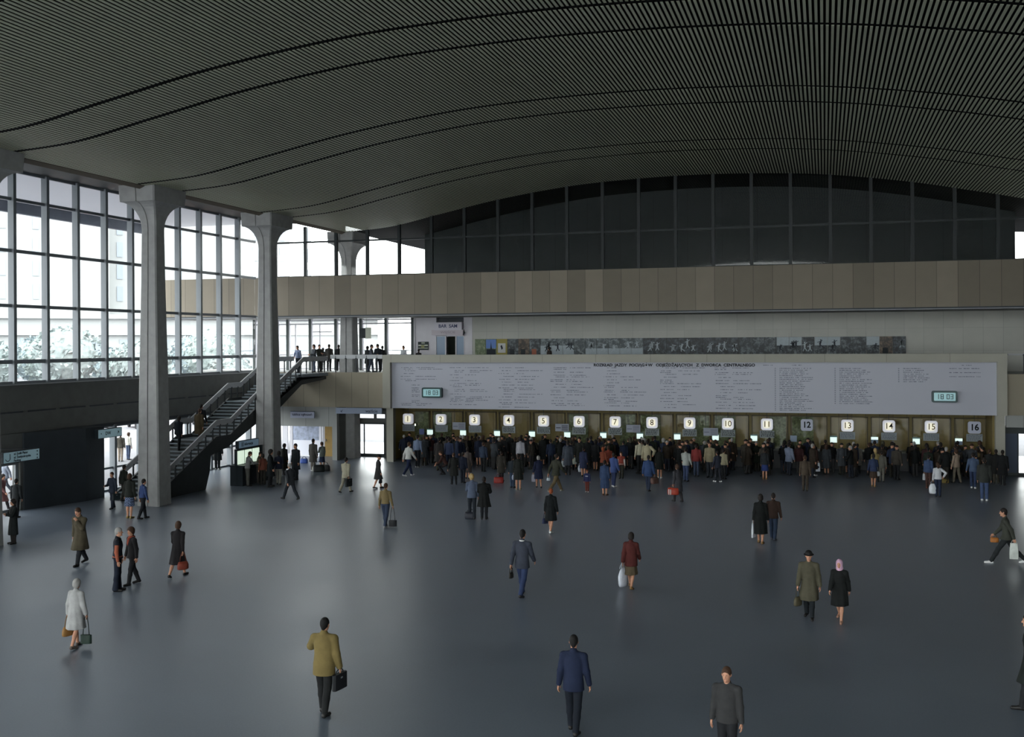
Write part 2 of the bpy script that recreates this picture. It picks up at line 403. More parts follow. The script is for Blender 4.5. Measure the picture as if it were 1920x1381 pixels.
struct(MB().box(-1.12,-.56,-.02,.02,.15,2.2).build('leaf', mat('blue_grey_door', (62,76,98), .5, .4), d))
struct(MB().box(-.5,1.1,-.01,.01,.12,2.2).build('pane', GLASS, d))
struct(MB().box(8.62,9.0,61.4,61.6,0,3.3).box(11.4,11.6,60.35,66,0,3.3).build('wall_door_side', GREYST))
# notice-board niche under the gallery
n = MB().box(-33.3,-32.95,62.2,62.3,0,2.1).box(-32.75,-32.58,62.15,62.35,0,2.1).box(-30.45,-30.3,62.12,62.35,0,2.1).box(-29.6,-28.72,62.2,62.35,0,2.1).box(-33.3,-28.5,62.15,62.35,2.03,2.2)
struct(n.build('window_42', [WHITEWALL]))
struct(MB().box(-33.2,-32.5,62.24,62.26,.1,2.05).build('window_43', GLASS))

t = empty('notice_board', (-31.53, 62.1, 0), 'large white lit notice board with a blue map in the niche under the gallery', 'notice board')
MB().box(-.98,.98,0,.06,.02,2.02).build('panel', mat('backlit_white', (235,235,245), .5, .2, emit=(225,230,245), estr=.12), t)
MB().box(-.96,.84,-.012,0,1.0,1.92).build('map', mat('map_print', (176,184,206), .6, .2, noise=.3, nscale=4), t)
MB().box(-1.03,-.98,-.03,.08,0,2.05).box(.98,1.03,-.03,.08,0,2.05).box(-1.03,1.03,-.03,.08,2.02,2.07).build('frame', WHITEWALL, t)
t = empty('wooden_door', (-30.0, 62.1, 0), 'yellow-brown wooden door standing right of the lit notice board', 'door')
lf = MB().box(-.28,.36,0,.05,0,2.02).build('leaf', mat('door_wood', (150,120,60), .5, .4, noise=.15, nscale=3), t)
MB().box(-.22,-.18,-.05,0,.95,1.1).build('handle', FRAME, lf)

# ------------------------------------------------------------------ timetable board and its stone frame
bt = empty('timetable_board', (-8.2, 60.05, 3.22), 'huge white departures timetable board spanning above all the ticket windows', 'timetable board')
MB().box(-16.68, 16.68, 0, .08, 0, 2.75).build('panel', BOARDM, bt)
fr = MB().box(-17.15, 17.12, -.3, .25, 2.73, 3.18).box(-17.15, -16.66, -.3, .25, 0, 2.73).box(16.66, 17.12, -.3, .25, 0, 2.73).build('frame', BOARDFR, bt)
MB().box(-17.03, -16.6, 0, .38, -3.22, 0).build('pillar', BOARDFR, bt); MB().box(16.6, 17.05, 0, .38, -3.22, 0).build('pillar', BOARDFR, bt)
text('heading', 'ROZKŁAD  JAZDY  POCIĄGÓW   ODJEŻDŻAJĄCYCH   Z  DWORCA  CENTRALNEGO', .215, INK, (.1, -.012, 2.57), parent=bt, ext=.004, bold=.008, sx=1.09)
tb = MB(); tr = random.Random(3)
def printed(x, z, w):
    while w > 0:
        l = min(w, tr.choice((.03,.05,.05,.08,.11,.15)))
        tb.box(x, x+l, -.008, -.002, z-.014, z+.014+tr.choice((0,.006))); g2 = tr.choice((.022,.022,.03,.09)); x += l+g2; w -= l+g2
for c, (x0, nr) in enumerate(((-16.1,13),(-13.0,15),(-10.0,15),(-6.9,15),(-3.8,13),(-.6,14),(2.4,13))):
    z = 2.42; k = 0
    while z > .12 and k < 26:
        ind = tr.choice((0,.05,.2,.3)); 
        if c == 0 and .35 < z < 1.55: z -= .085; k += 1; tr.random() < .6 and printed(x0+.7, z, .5); continue
        printed(x0+ind, z, tr.uniform(.9, 1.3)*.6); 
        if tr.random() < .8: printed(x0+ind+.95, z, tr.uniform(.4, 1.5))
        z -= tr.choice((.165,.165,.095,.17)); k += 1
for (x0, n_, w_) in ((5.85,24,2.0),(8.95,20,2.0),(12.15,8,1.6)):
    z = 2.4
    for k in range(n_):
        tb.box(x0-.25, x0-.19, -.008, -.002, z-.018, z+.018)
        printed(x0, z, tr.uniform(.5, .9)*w_); z -= .098
for k in range(3): printed(14.4, 2.4-.21*k, 1.5)
for x in (6.5, 15.0, 5.0): printed(x, 2.57, .5)
tb.build('print', INKSOFT, bt)

def clock(x, label):
    t = empty('digital_clock', (x, 59.98, 4.17), label, 'clock', 'digital clocks on the timetable board')
    MB().rbox(0, -.06, 0, 1.24, .26, .6, .09).build('case', mat('clock_case', (44,70,72), .4, .4), t)
    dsp = MB().rbox(0, -.2, 0, 1.04, .03, .42, .04).build('display', mat('clock_display', (150,190,195), .3, .5, emit=(150,195,200), estr=.28), t)
    # flip-style figures 18 03 out of straight strokes
    seg = {'1': [(.5,0,.5,1)], '8': [(0,0,0,1),(1,0,1,1),(0,0,1,0),(0,1,1,1),(0,.5,1,.5)], '0': [(0,0,0,1),(1,0,1,1),(0,0,1,0),(0,1,1,1)], '3': [(1,0,1,1),(0,0,1,0),(0,1,1,1),(0,.5,1,.5)]}
    g = MB()
    for ch, cx in zip('1803', (-.3, -.13, .16, .34)):
        for (a, b2, c, d2) in seg[ch]:
            x0, x1 = sorted((cx-.055+a*.11, cx-.055+c*.11)); z0, z1 = sorted((-.11+b2*.23, -.11+d2*.23))
            g.box(x0-.015, x1+.015, -.222, -.215, z0-.015, z1+.015)
    g.build('digits', INK, dsp)
clock(-22.25, 'digital clock reading 18 03 on the board above ticket window 2')
clock(5.95, 'digital clock reading 18 03 on the board above ticket window 15')

# ------------------------------------------------------------------ ticket windows
WOODP = panel_mat('ticket_wall_wood', (118,104,60), 0, .72, 0, .14, .02, rough=.5)
CURT = mat('patterned_curtain', (100,108,80), .8, .1, noise=.5, nscale=9)
struct(MB().box(-25.24, 8.5, 62.96, 63.2, 0, 3.3).build('wall_ticket_office', WOODP)); struct(MB().box(8.3, 8.55, 60.45, 62.95, 0, 3.3).build('wall_ticket_right', WOODP)); struct(MB().box(-25.4,-25.25,60.45,63.2,0,3.3).build('wall_ticket_left', WOODP))
def xnum(i): return -24.59+2.1475*i
ct = empty('ticket_counter', (-8.15, 62.2, 0), 'long dark ticket counter running under all sixteen numbered windows', 'counter')
MB().box(-17.05, 16.4, .05, .7, 0, 1.0).build('front', mat('counter_front', (34,40,46), .4, .4), ct)
MB().box(-17.05, 16.4, -.36, .75, 1.0, 1.05).build('worktop', mat('counter_top', (84,92,84), .3, .5), ct)
SIGNW = mat('lit_number_box', (225,225,235), .4, .3, emit=(232,234,245), estr=.3)
SIGNC = mat('lit_number_box_centre', (240,236,215), .4, .3, emit=(255,246,215), estr=.62)
SIGNOFF = mat('unlit_number_box', (182,186,205), .4, .3)
PAPER = mat('notice_paper', (140,148,150), .7, .2); PAPERD = mat('notice_paper_dark', (96,104,108), .7, .2)
LITP = mat('lit_small_panel', (220,240,235), .5, .2, emit=(222,245,238), estr=.8)
ordn = ['1','2','3','4','5','6','7','8','9','10','11','12','13','14','15','16']
OFF = {11, 15}
for i in range(16):
    x = xnum(i)
    off = i in OFF
    t = empty('ticket_window', (x+.1, 62.88, 0), 'glazed ticket window behind the counter under number %s' % ordn[i], 'ticket window', 'ticket windows')
    MB().box(-1.0,-.94,-.1,0,1.05,2.9).box(.94,1.0,-.1,0,1.05,2.9).box(-1,1,-.1,0,2.84,2.9).build('frame', mat('ticket_frame', (76,68,44), .5, .3), t)
    if i in (0, 1, 5, 6, 7, 8, 9, 10, 11) :
        MB().box(-.9 if i % 2 else .0,.25 if i % 2 else .9,-.05,-.02,1.05,2.84).build('curtain', CURT, t)
    MB().box(-.94,.94,-.085,-.08,1.06,2.84).build('glass', GLASS, t)
    t = empty('number_sign', (x, 61.95, 2.45), ('unlit' if off else 'backlit') + ' rounded square sign with black number %s over the counter' % ordn[i], 'sign', 'number signs over the ticket windows')
    cs = MB().rbox(0, 0, 0, .64, .16, .64, .12).build('case', SIGNOFF if off else SIGNW, t)
    if not off: MB().rbox(0, -.083, 0, .4, .008, .42, .12).build('lit_centre', SIGNC, t)
    text('numeral', ordn[i], .46, INK, (0, -.09, 0), parent=cs, ext=.004, bold=.004 if not off else .014, sx=.95)
    MB().tube([(0,0,.32),(0,0,.85)], .015, 6).build('hanger', POST, t)
    if i != 11:
        t = empty('notice_plate', (x+.03 if i < 3 else x, 61.93, 1.9), 'small plate of dense print hanging right under number %s' % ordn[i], 'notice', 'print plates under the numbers')
        pl = MB().box(-.4,.4,-.015,.015,-.2,.2).build('plate', PAPER, t)
        q = MB(); rr = random.Random(i)
        for k in range(5):
            xx = -.34
            while xx < .3:
                l = rr.uniform(.03,.12); q.box(xx, xx+l, -.022,-.016, .14-k*.065-.018, .14-k*.065+.018); xx += l+.03
        q.build('print', INK if 2 < i < 11 else INKSOFT, pl)
for k, x in enumerate([-23.17,-21.04,-18.89,-16.72,-14.57,-12.42,-10.27,-8.12,-5.96,-3.83,-1.68,.45,2.59,4.72,6.85]):
    half = k in (12, 14)
    lab = {10: 'small unlit blue-grey panel on the counter between numbers 11 and 12'}.get(k, 'small %s white panel on the counter between numbers %d and %d' % ('half lit' if half else 'glowing', k+1, k+2))
    t = empty('counter_display', (x, 61.95, 1.68), lab, 'display', 'small display panels on the counter')
    if k == 10: MB().box(-.18,.18,-.03,.03,-.17,.17).build('screen', mat('unlit_panel', (130,145,165), .5, .3), t)
    elif half:
        MB().box(-.18,.18,-.03,.03,.03,.17).build('screen', LITP, t); MB().box(-.18,.18,-.03,.03,-.17,.03).build('lower_screen', mat('unlit_panel', (130,145,165), .5, .3), t)
    else:
        MB().box(-.18,.18,-.03,.03,-.17,.12).build('screen', LITP, t); MB().box(-.19,.19,-.04,.04,.12,.19).build('hood', mat('panel_hood', (110,140,140), .5, .3), t)
    MB().box(-.02,.02,-.02,.02,-.63,-.17).build('stand', POST, t)
for k, (x, z, a) in enumerate([(-21.28,2.07,3),(-14.87,2.08,6),(-10.64,2.09,8),(-6.22,1.98,10)]):
    t = empty('notice_plate', (x, 61.9, z), 'wide grey information plate hanging between numbers %d and %d' % (a-1, a), 'notice', 'wide information plates over the counter')
    pl = MB().box(-.41,.41,-.015,.015,-.22,.22).build('plate', mat('plate_blue_grey', (150,155,168), .6, .2), t)
    q = MB()
    for j in range(5): q.box(-.02,.36,-.022,-.016,.13-j*.07-.014,.13-j*.07+.014)
    q.box(-.36,-.08,-.022,-.016,-.04,.0)
    q.build('print', INKSOFT if k != 1 else INK, pl)
    MB().tube([(-.3,0,.22),(-.3,0,1.2)], .01, 5).tube([(.3,0,.22),(.3,0,1.2)], .01, 5).build('hanger', POST, t)
t = empty('paper_notice', (-3.0, 61.93, 1.52), 'plain pale paper sheet hanging below the plate under number 11', 'notice')
MB().box(-.22,.22,-.006,.006,-.18,.18).build('sheet', mat('pale_paper', (150,150,128), .8, .1), t)
t = empty('paper_notice', (-23.7, 61.93, 1.68), 'blue paper sheet between number 1 and the first glowing panel', 'notice')
MB().box(-.16,.16,-.006,.006,-.17,.17).build('sheet', mat('blue_paper', (105,115,165), .8, .1), t); MB().box(-.01,.01,.006,.02,-.63,.1).build('stand', POST, t)
t = empty('wall_lamp', (-24.35, 62.5, 2.05), 'tiny glowing lamp on the wall left of number 1', 'lamp')
MB().ball((0,0,0),(.04,.04,.07)).build('bulb', mat('lamp_glow', (255,255,230), .5, .2, emit=(240,255,225), estr=3), t)
MB().box(-.03,.03,.03,.4,-.03,.03).build('bracket', POST, t)

# ------------------------------------------------------------------ gallery: glass front, bar entrance, photographs
f = MB()
for i, x in enumerate([-37.4,-35.7,-34.88,-33.21,-31.33,-29.52,-27.73,-25.85]):
    f.m(1).box(x-.09,x+.09,65.9,66.1,5.33,8.75); f.m(0).box(x+.09,x+.17,65.92,66.08,5.33,8.75)
f.m(0)
for z in (5.42, 6.36, 8.42, 8.68): f.box(-37.4,-25.85,65.93,66.07,z-.05,z+.05)
for x in (-34.3,-32.5,-30.6): f.box(x-.03,x+.03,65.95,66.05,5.4,8.4)
f.box(-33.0,-31.6,65.95,66.05,7.86,7.93); f.box(-30.9,-30.0,65.95,66.05,7.86,7.93)
fr = struct(f.build('window_44', [WHITEWALL, FRAME_DK]))
struct(MB().box(-37.4,-25.85,65.99,66.01,5.4,8.7).build('pane', GLASS, fr))
t = empty('bar_entrance', (-23.27, 66.0, 5.33), 'glazed bar entrance with blue side panes and a dark open doorway on the gallery', 'entrance')
MB().box(-.98,-.32,0,.03,.15,2.2).box(.42,.98,0,.03,.15,2.2).build('side_pane', mat('blue_side_glass', (130,150,175), .25, .5), t)
MB().box(-.33,-.25,-.04,.06,0,2.25).box(.37,.45,-.04,.06,0,2.25).box(-1.0,-.93,-.04,.06,0,2.25).box(.95,1.0,-.04,.06,0,2.25).box(-1,1,-.04,.06,2.2,2.27).build('frame', WHITEWALL, t)
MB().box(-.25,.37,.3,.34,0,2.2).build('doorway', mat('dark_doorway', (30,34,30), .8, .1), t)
cn = MB().box(-1.14,1.0,-.35,.05,2.28,2.62).build('canopy', mat('canopy_white', (195,188,196), .6, .2), t)
text('canopy_lettering', 'WEJŚCIE', .2, mat('faded_print', (150,140,155), .7, .2), (-.02,-.362,2.45), parent=cn, ext=.003, sx=1.3)
MB().box(-.9,.9,.2,.3,3.13,3.5).build('fanlight', mat('fanlight_dark', (58,64,72), .4, .4), t)
t = empty('hanging_sign', (-23.3, 65.75, 8.18), 'white sign lettered BAR SAM above the bar entrance', 'sign')
MB().box(-.93,.95,-.12,.12,-.25,.25).build('box', mat('sign_white', (205,202,212), .5, .2), t)
text('lettering', 'BAR  SAM', .3, mat('sign_blue_ink', (60,70,105), .6, .2), (.02,-.13,0), parent=t, ext=.004, bold=.006)
t = empty('poster', (-25.1, 65.94, 6.92), 'small framed poster with dark and white stripes left of the bar entrance', 'poster')
MB().box(-.36,.36,-.02,.02,-.27,.27).build('board', mat('poster_dark', (52,58,60), .6, .2), t)
MB().box(-.33,.33,-.03,-.021,-.01,.08).box(-.33,.33,-.03,-.021,-.17,-.12).box(-.12,.12,-.03,-.021,.16,.22).build('stripes', mat('poster_white', (190,195,180), .6, .2), t)
MB().box(-.13,.09,-.035,-.03,-.14,.06).build('picture', mat('poster_olive', (140,140,100), .6, .2), t)
t = empty('wall_lamp', (-22.3, 65.9, 7.75), 'dark bracket lamp at the right corner of the bar entrance', 'lamp')
MB().ball((0,-.1,0),(.12,.1,.12)).build('shade', BLACKPANEL, t); MB().box(-.03,.03,-.1,.05,-.03,.03).build('bracket', BLACKPANEL, t)

t = empty('hanging_sign', (-28.95, 65.6, 7.78), 'square sign half dark half white hanging before the gallery glass right of the column', 'sign')
MB().box(-.5,-.05,-.05,.05,-.33,.33).build('dark_panel', mat('poster_dark', (52,58,60), .6, .2), t); MB().box(-.05,.32,-.05,.05,-.36,.36).build('white_panel', mat('poster_white', (190,195,180), .6, .2), t)
MB().tube([(0,0,.33),(0,0,.97)], .012, 5).build('hanger', POST, t)
t = empty('balcony_railing', (-32, 70, 5.33), 'thin white railing on the terrace outside the gallery windows', 'railing')
MB().box(-9,6,-.03,.03,1.25,1.33).build('top_rail', FRAME, t)
for k in range(11): MB().box(-9+k*1.45,-8.95+k*1.45,-.03,.03,0,1.25).build('post', FRAME, t)
struct(MB().box(-42,-25.1,66.2,71,4.9,5.3).build('floor_terrace', GREYST))
def photo_mat(k, base, light):
    m = bpy.data.materials.new('photo_print_%d' % k); m.use_nodes = True; nt = m.node_tree; b = nt.nodes['Principled BSDF']; b.inputs['Roughness'].default_value = .5
    tc = nt.nodes.new('ShaderNodeTexCoord'); oi = nt.nodes.new('ShaderNodeObjectInfo')
    va = nt.nodes.new('ShaderNodeVectorMath'); va.operation = 'ADD'; nt.links.new(tc.outputs['Object'], va.inputs[0]); nt.links.new(oi.outputs['Location'], va.inputs[1])
    n = nt.nodes.new('ShaderNodeTexNoise'); n.inputs['Scale'].default_value = 5.5; n.inputs['Detail'].default_value = 6; n.inputs['Roughness'].default_value = .7; nt.links.new(va.outputs[0], n.inputs['Vector'])
    r = nt.nodes.new('ShaderNodeValToRGB'); r.color_ramp.elements[0].position = .46; r.color_ramp.elements[1].position = .68
    r.color_ramp.elements[0].color = lin(base); r.color_ramp.elements[1].color = lin(light)
    nt.links.new(n.outputs['Fac'], r.inputs['Fac']); nt.links.new(r.outputs['Color'], b.inputs['Base Color'])
    return m
PH = [photo_mat(0,(30,38,44),(120,130,135)), photo_mat(1,(56,66,70),(150,160,165)), photo_mat(2,(20,26,32),(90,100,108)), photo_mat(3,(90,105,75),(150,160,130)), photo_mat(4,(50,42,36),(130,110,90))]
PLIGHT = mat('photo_light_ground', (165,175,182), .5, .2, noise=.08, nscale=8); PSKY = mat('photo_sky', (100,130,190), .5, .2); PDARK = mat('photo_dark_ground', (34,40,44), .5, .2)
PFIG = mat('photo_figure_light', (175,185,192), .5, .2); PFIGD = mat('photo_figure_dark', (34,40,50), .5, .2); PWARM = mat('photo_warm', (150,90,70), .5, .2)
pr = random.Random(11)
kinds = ['colour','tower','white card'] + ['dark']*3 + ['snow']*3 + ['crowd']+['pitch']*5 + ['night']*8 + ['field']*3 + ['sky']*2 + ['night','sky','sky','field','field','sky','dark','night','dark','night']
npan = 36; pw = 26.06/npan
ordinals = 'first second third fourth fifth sixth seventh eighth ninth tenth eleventh twelfth thirteenth fourteenth fifteenth sixteenth seventeenth eighteenth'.split()
desc = {'colour':'green colour photograph of foliage','tower':'colour photograph of a pointed tower','white card':'yellow panel with a white card','dark':'dark photograph of a crowd','snow':'photograph of dark players on white ground','crowd':'grey photograph of a dense crowd','pitch':'photograph of players on a pale pitch','night':'dark photograph with pale moving athletes','field':'grey photograph of an open field','sky':'photograph with a pale sky over dark figures'}
for i in range(npan):
    k = kinds[i % len(kinds)]
    cx = -21.56+pw*(i+.5)
    pos = ordinals[i]+' from the left' if i < 18 else ordinals[npan-1-i]+' from the right'
    t = empty('photo_panel', (cx, 65.93, 6.84), '%s in the gallery strip, %s' % (desc[k], pos), 'photograph', 'photographs along the gallery wall')
    bm_ = {'colour':PH[3],'tower':PH[3],'white card':mat('card_yellow',(150,140,80),.6,.2),'dark':PH[0] if i%2 else PH[4],'snow':PH[1],'crowd':PH[1],'pitch':PH[1],'night':PH[2],'field':PH[0],'sky':PH[0]}[k]
    MB().box(-pw/2+.008,pw/2-.008,0,.04,-.53,.5).build('print', bm_, t)
    q = MB()
    if k == 'tower': q.box(-pw/2+.03,pw/2-.03,-.005,0,-.1,.47); q.build('sky', PSKY, t); MB().raw([(-.06,-.009,-.2),(.06,-.009,-.2),(0,-.009,.35),(-.3,-.009,-.5),(.3,-.009,-.5),(.3,-.009,-.15),(-.3,-.009,-.15)], [(0,1,2),(3,4,5,6)]).build('silhouette', PFIGD, t)
    elif k == 'white card': q.box(-.26,.24,-.005,0,-.38,.22); q.build('card', mat('card_white',(190,190,190),.6,.2), t); MB().raw([(-.1,-.009,.05),(.0,-.009,.12),(.08,-.009,-.1),(-.02,-.009,-.2)], [(0,1,2,3)]).build('drawing', PFIGD, t)
    elif k in ('snow','pitch'): q.box(-pw/2+.01,pw/2-.01,-.005,0,-.52,.06 if k == 'snow' else -.12); q.build('ground', PLIGHT, t)
    elif k == 'sky': q.box(-pw/2+.01,pw/2-.01,-.005,0,.0,.49); q.build('sky', PLIGHT, t)
    if k in ('snow','pitch','night','sky'):
        g_ = MB()
        for j in range(pr.choice((1,2,2,3))):
            fx = pr.uniform(-.22,.22); fz = pr.uniform(-.2,.08); a1 = pr.uniform(-.12,.12); h_ = pr.uniform(.32,.5)
            def bar(p, q2, w):
                d_ = Vector((q2[0]-p[0], 0, q2[1]-p[1])); nn = Vector((-d_.z,0,d_.x)).normalized()*w
                g_.raw([(p[0]+nn.x,-.012,p[1]+nn.z),(p[0]-nn.x,-.012,p[1]-nn.z),(q2[0]-nn.x,-.012,q2[1]-nn.z),(q2[0]+nn.x,-.012,q2[1]+nn.z)], [(0,1,2,3)])
            hp = (fx, fz); bar(hp, (fx+a1*.5, fz+h_*.45), .05); bar(hp, (fx-.1+a1, fz-h_*.45), .025); bar(hp, (fx+.12+a1, fz-h_*.4), .025)
            bar((fx+a1*.5, fz+h_*.4), (fx-.15, fz+h_*.3), .018); bar((fx+a1*.5, fz+h_*.4), (fx+.15, fz+h_*.6), .018); bar((fx+a1*.5, fz+h_*.5), (fx+a1*.5, fz+h_*.68), .035)
        g_.build('figures', PFIGD if k in ('snow','sky') else PFIG, t, fix=False)
    elif k == 'dark': MB().box(-.2,.1,-.006,0,-.5,-.15).build('warm_patch', PWARM if i == 5 else PDARK, t)

# ------------------------------------------------------------------ railings of the gallery
def railing(name, pts, label, post_gap=.9, h=.98, band=.24):
    """a flat pale handrail board on dark posts, following a sloping or level line"""
    t = empty(name, pts[0], label, 'railing')
    o = Vector(pts[0]); bnd = MB(); P = [Vector(p)-o for p in pts]
    for a, b2 in zip(P[:-1], P[1:]):
        d_ = b2-a; n = Vector((d_.y, -d_.x, 0)).normalized()*.035
        vs = []
        for q in (a, b2):
            for s_, zz in ((1, h-band), (-1, h-band), (-1, h), (1, h)): vs.append((q.x+n.x*s_, q.y+n.y*s_, q.z+zz))
        bnd.raw(vs, [(0,1,2,3),(7,6,5,4),(0,4,5,1),(1,5,6,2),(2,6,7,3),(3,7,4,0)])
    bnd.build('handrail', RAILW, t)
    for a, b2 in zip(P[:-1], P[1:]):
        L = (b2-a).length; k = max(1, int(round(L/post_gap)))
        for j in range(k):
            q = a.lerp(b2, (j+.5)/k)
            MB().box(-.025,.025,-.035,.035,0,h-.05).box(-.05,.05,-.05,.05,h-band-.03,h-band+.05).build('post', POST, t, loc=q)
    return t
railing('gallery_railing', [(-28.9, 60.1, 5.33), (-25.5, 60.1, 5.33)], 'level railing with pale handrail at the gallery edge left of the timetable', .62, 1.08)
railing('gallery_railing', [(9.0, 60.1, 5.33), (18, 60.1, 5.33)], 'level railing at the gallery edge right of the timetable board', 1.6, 1.05, .07)

# ------------------------------------------------------------------ staircase
XS0, XS1 = -31.3, -29.0
st = empty('staircase', (0,0,0), 'straight staircase in three flights rising along the glass wall to the gallery', 'staircase')
STONE = mat('stair_stone', (128,138,146), .6, .3, noise=.08, nscale=4); STRING = mat('stair_stringer', (58,62,64), .6, .3, noise=.1, nscale=3)
def flight(y0, z0, y1, z1, name='flight'):
    n = max(2, int(round((z1-z0)/.155))); f = MB(); dy = (y1-y0)/n; dz = (z1-z0)/n
    for k in range(n):
        f.m(0).box(XS0+.08, XS1-.08, y0+k*dy-.03, y0+(k+1)*dy+.02, z0+(k+1)*dz-.05, z0+(k+1)*dz)
        f.m(1).box(XS0+.08, XS1-.08, y0+k*dy, y0+k*dy+.02, z0+k*dz-.02, z0+(k+1)*dz-.05)
    f.build(name, [STONE, STRING], st)
flight(42.3, 0, 47.4, 2.35); flight(48.7, 2.35, 52.3, 4.0); flight(53.6, 4.0, 56.6, 5.33)
MB().box(XS0+.02, XS1-.02, 47.4, 48.72, 2.2, 2.34).build('landing', STONE, st); MB().box(XS0+.02, XS1-.02, 52.3, 53.62, 3.85, 3.99).build('landing', STONE, st)
for x in (XS0, XS1-.1):
    MB().prism([(42.15,0),(42.15,.14),(47.4,2.5),(48.7,2.5),(52.3,4.15),(53.6,4.15),(53.6,3.3),(51.2,2.82),(48.5,1.9),(46.9,1.62),(46.75,.8),(46.4,0)], 0, x, x+.1).build('stringer', STRING, st)
MB().prism([(43,0),(47,1.85),(46.9,1.62),(46.75,.8),(46.4,0)], 0, XS0+.1, XS1-.1).build('plinth', STRING, st)
MB().prism([(46.9,1.64),(48.5,1.92),(51.2,2.84),(53.6,3.32),(56.7,4.72),(59.9,4.95),(59.9,5.1),(56.7,5.0),(53.6,3.85),(52.3,3.85),(48.7,2.2),(47.4,2.2)], 0, XS0+.1, XS1-.1).build('soffit', STRING, st)
MB().box(XS0, XS1, 56.6, 59.95, 5.15, 5.33).build('landing', STONE, st)
prof = [(42.9,.28),(47.4,2.35),(48.7,2.35),(52.3,4.0),(53.6,4.0),(56.75,5.36),(59.9,5.36)]
railing('stair_railing', [(XS1-.02, y, z) for y, z in prof], 'stair railing with pale handrail on the hall side of the staircase', .75, .97, .28)
railing('stair_railing', [(XS0+.02, y, z) for y, z in prof], 'stair railing with pale handrail on the window side of the staircase', .75, .97, .28)

# ------------------------------------------------------------------ signs hanging on the left
def wallsign(name, x, y0, y1, z0, z1, label, lines, logo=None, col=(150,180,190), arm=True):
    t = empty(name, (x, (y0+y1)/2, (z0+z1)/2), label, 'sign')
    L = (y1-y0)/2; H = (z1-z0)/2
    MB().box(-.09,.09,-L,L,-H,H).build('box', mat('sign_case_dark', (36,44,50), .5, .3), t)
    MB().box(.09,.095,-L+.03,L-.03,-H+.02,H-.02).build('face', mat('sign_face_%s' % name, col, .4, .3, emit=col, estr=.22), t)
    for (txt, yy, zz, s_) in lines:
        text('lettering', txt, s_, INK, (.1, yy, zz), rot=(PI/2, 0, PI/2), align='LEFT', parent=t, ext=.003, bold=.003)
    if logo:
        q = MB(); logo(q); q.build('pictogram', INK, t)
    if arm:                                             # arms reaching back to the lintel over the doors
        for k in (-1, 1): MB().tube([(0,k*L*.7,H-.03),(-33.2-x,k*L*.7,H-.03)], .02, 6).build('bracket', POST, t)
    return t
def arrowlogo(q):
    pts = [(.1, -.78+.13*math.cos(a), .02+.13*math.sin(a)-.03) for a in [math.radians(200+i*18) for i in range(10)]]
    q.tube(pts, .014, 5); q.tube([(.1,-.66,-.08),(.1,-.66,.14)], .014, 5)
wallsign('direction_sign', -30.9, 34.95, 37.0, 2.42, 2.87, 'long pale blue direction sign with street names above the left exit doors', [('ul. Emilii Plater', -.45, .12, .13), ('ul. Świętokrzyska', -.45, -.02, .13), ('Parking', -.45, -.15, .13), ('→', .8, .12, .12), ('→', .8, -.02, .12), ('→', .8, -.15, .12)], arrowlogo)
wallsign('direction_sign', -31.9, 42.0, 43.75, 2.78, 3.2, 'pale blue hanging sign with an arrow left of the concrete column by the stairs', [('•', -.68, 0, .2), ('DW', -.35, 0, .22), ('↗', .5, 0, .22)])
def infologo(q): q.raw([(.1,-.72,-.1),(.1,-.66,-.1),(.1,-.66,.12),(.1,-.72,.12),(.1,-.6,-.1),(.1,-.54,-.1),(.1,-.54,.12),(.1,-.6,.12)], [(0,1,2,3),(4,5,6,7)])
wallsign('kiosk_sign', -28.22, 48.0, 50.0, 1.84, 2.22, 'blue-grey sign fixed above the information stand beside the second column', [('informacja', -.45, 0, .2)], infologo, (120,145,165), False)
t = empty('hanging_sign', (-30.7, 59.9, 2.75), 'long blue-white sign lettered tablica ogłoszeń above the notice niche', 'sign')
MB().box(-.8,.8,-.04,.06,-.19,.19).build('box', mat('sign_lilac', (160,165,185), .5, .2), t)
text('lettering', 'tablica ogłoszeń', .21, INK, (0,-.045,.02), parent=t, ext=.004)
MB().box(-.8,.8,-.05,.06,.19,.22).build('top_edge', BLACKPANEL, t)
t = empty('hanging_sign', (-26.95, 59.9, 3.03), 'long pale sign lettered wyjście over the dark passage to the street door', 'sign')
MB().box(-1.5,1.5,-.06,.06,-.17,.19).build('box', mat('sign_pale', (150,160,180), .5, .2), t)
text('lettering', 'wyjście', .26, INK, (.85,-.065,0), parent=t, ext=.004)
text('arrow', '↙', .26, INK, (-1.1,-.065,0), parent=t, ext=.004)

# information stand
t = empty('information_stand', (-28.2, 48.9, 0), 'dark information stand with glowing greenish display panels beside the second column', 'information stand')
MB().box(-.35,.35,-1.0,1.75,0,.95).box(-.4,.45,-1.0,1.78,.95,1.02).build('desk', mat('stand_dark', (28,36,42), .4, .4), t)
LG = mat('lit_map', (220,240,220), .5, .2, emit=(225,245,225), estr=.8)
for k in range(3): MB().box(-.05,.0,-.85+k*.75,-.22+k*.75,1.05,1.72).build('display_panel', LG, t)
MB().box(-.08,-.04,-1.0,1.6,1.02,1.83).box(-.1,.02,-1.02,-.94,0,1.83).box(-.1,.02,1.5,1.6,0,1.83).build('back_panel', mat('stand_dark', (28,36,42), .4, .4), t)

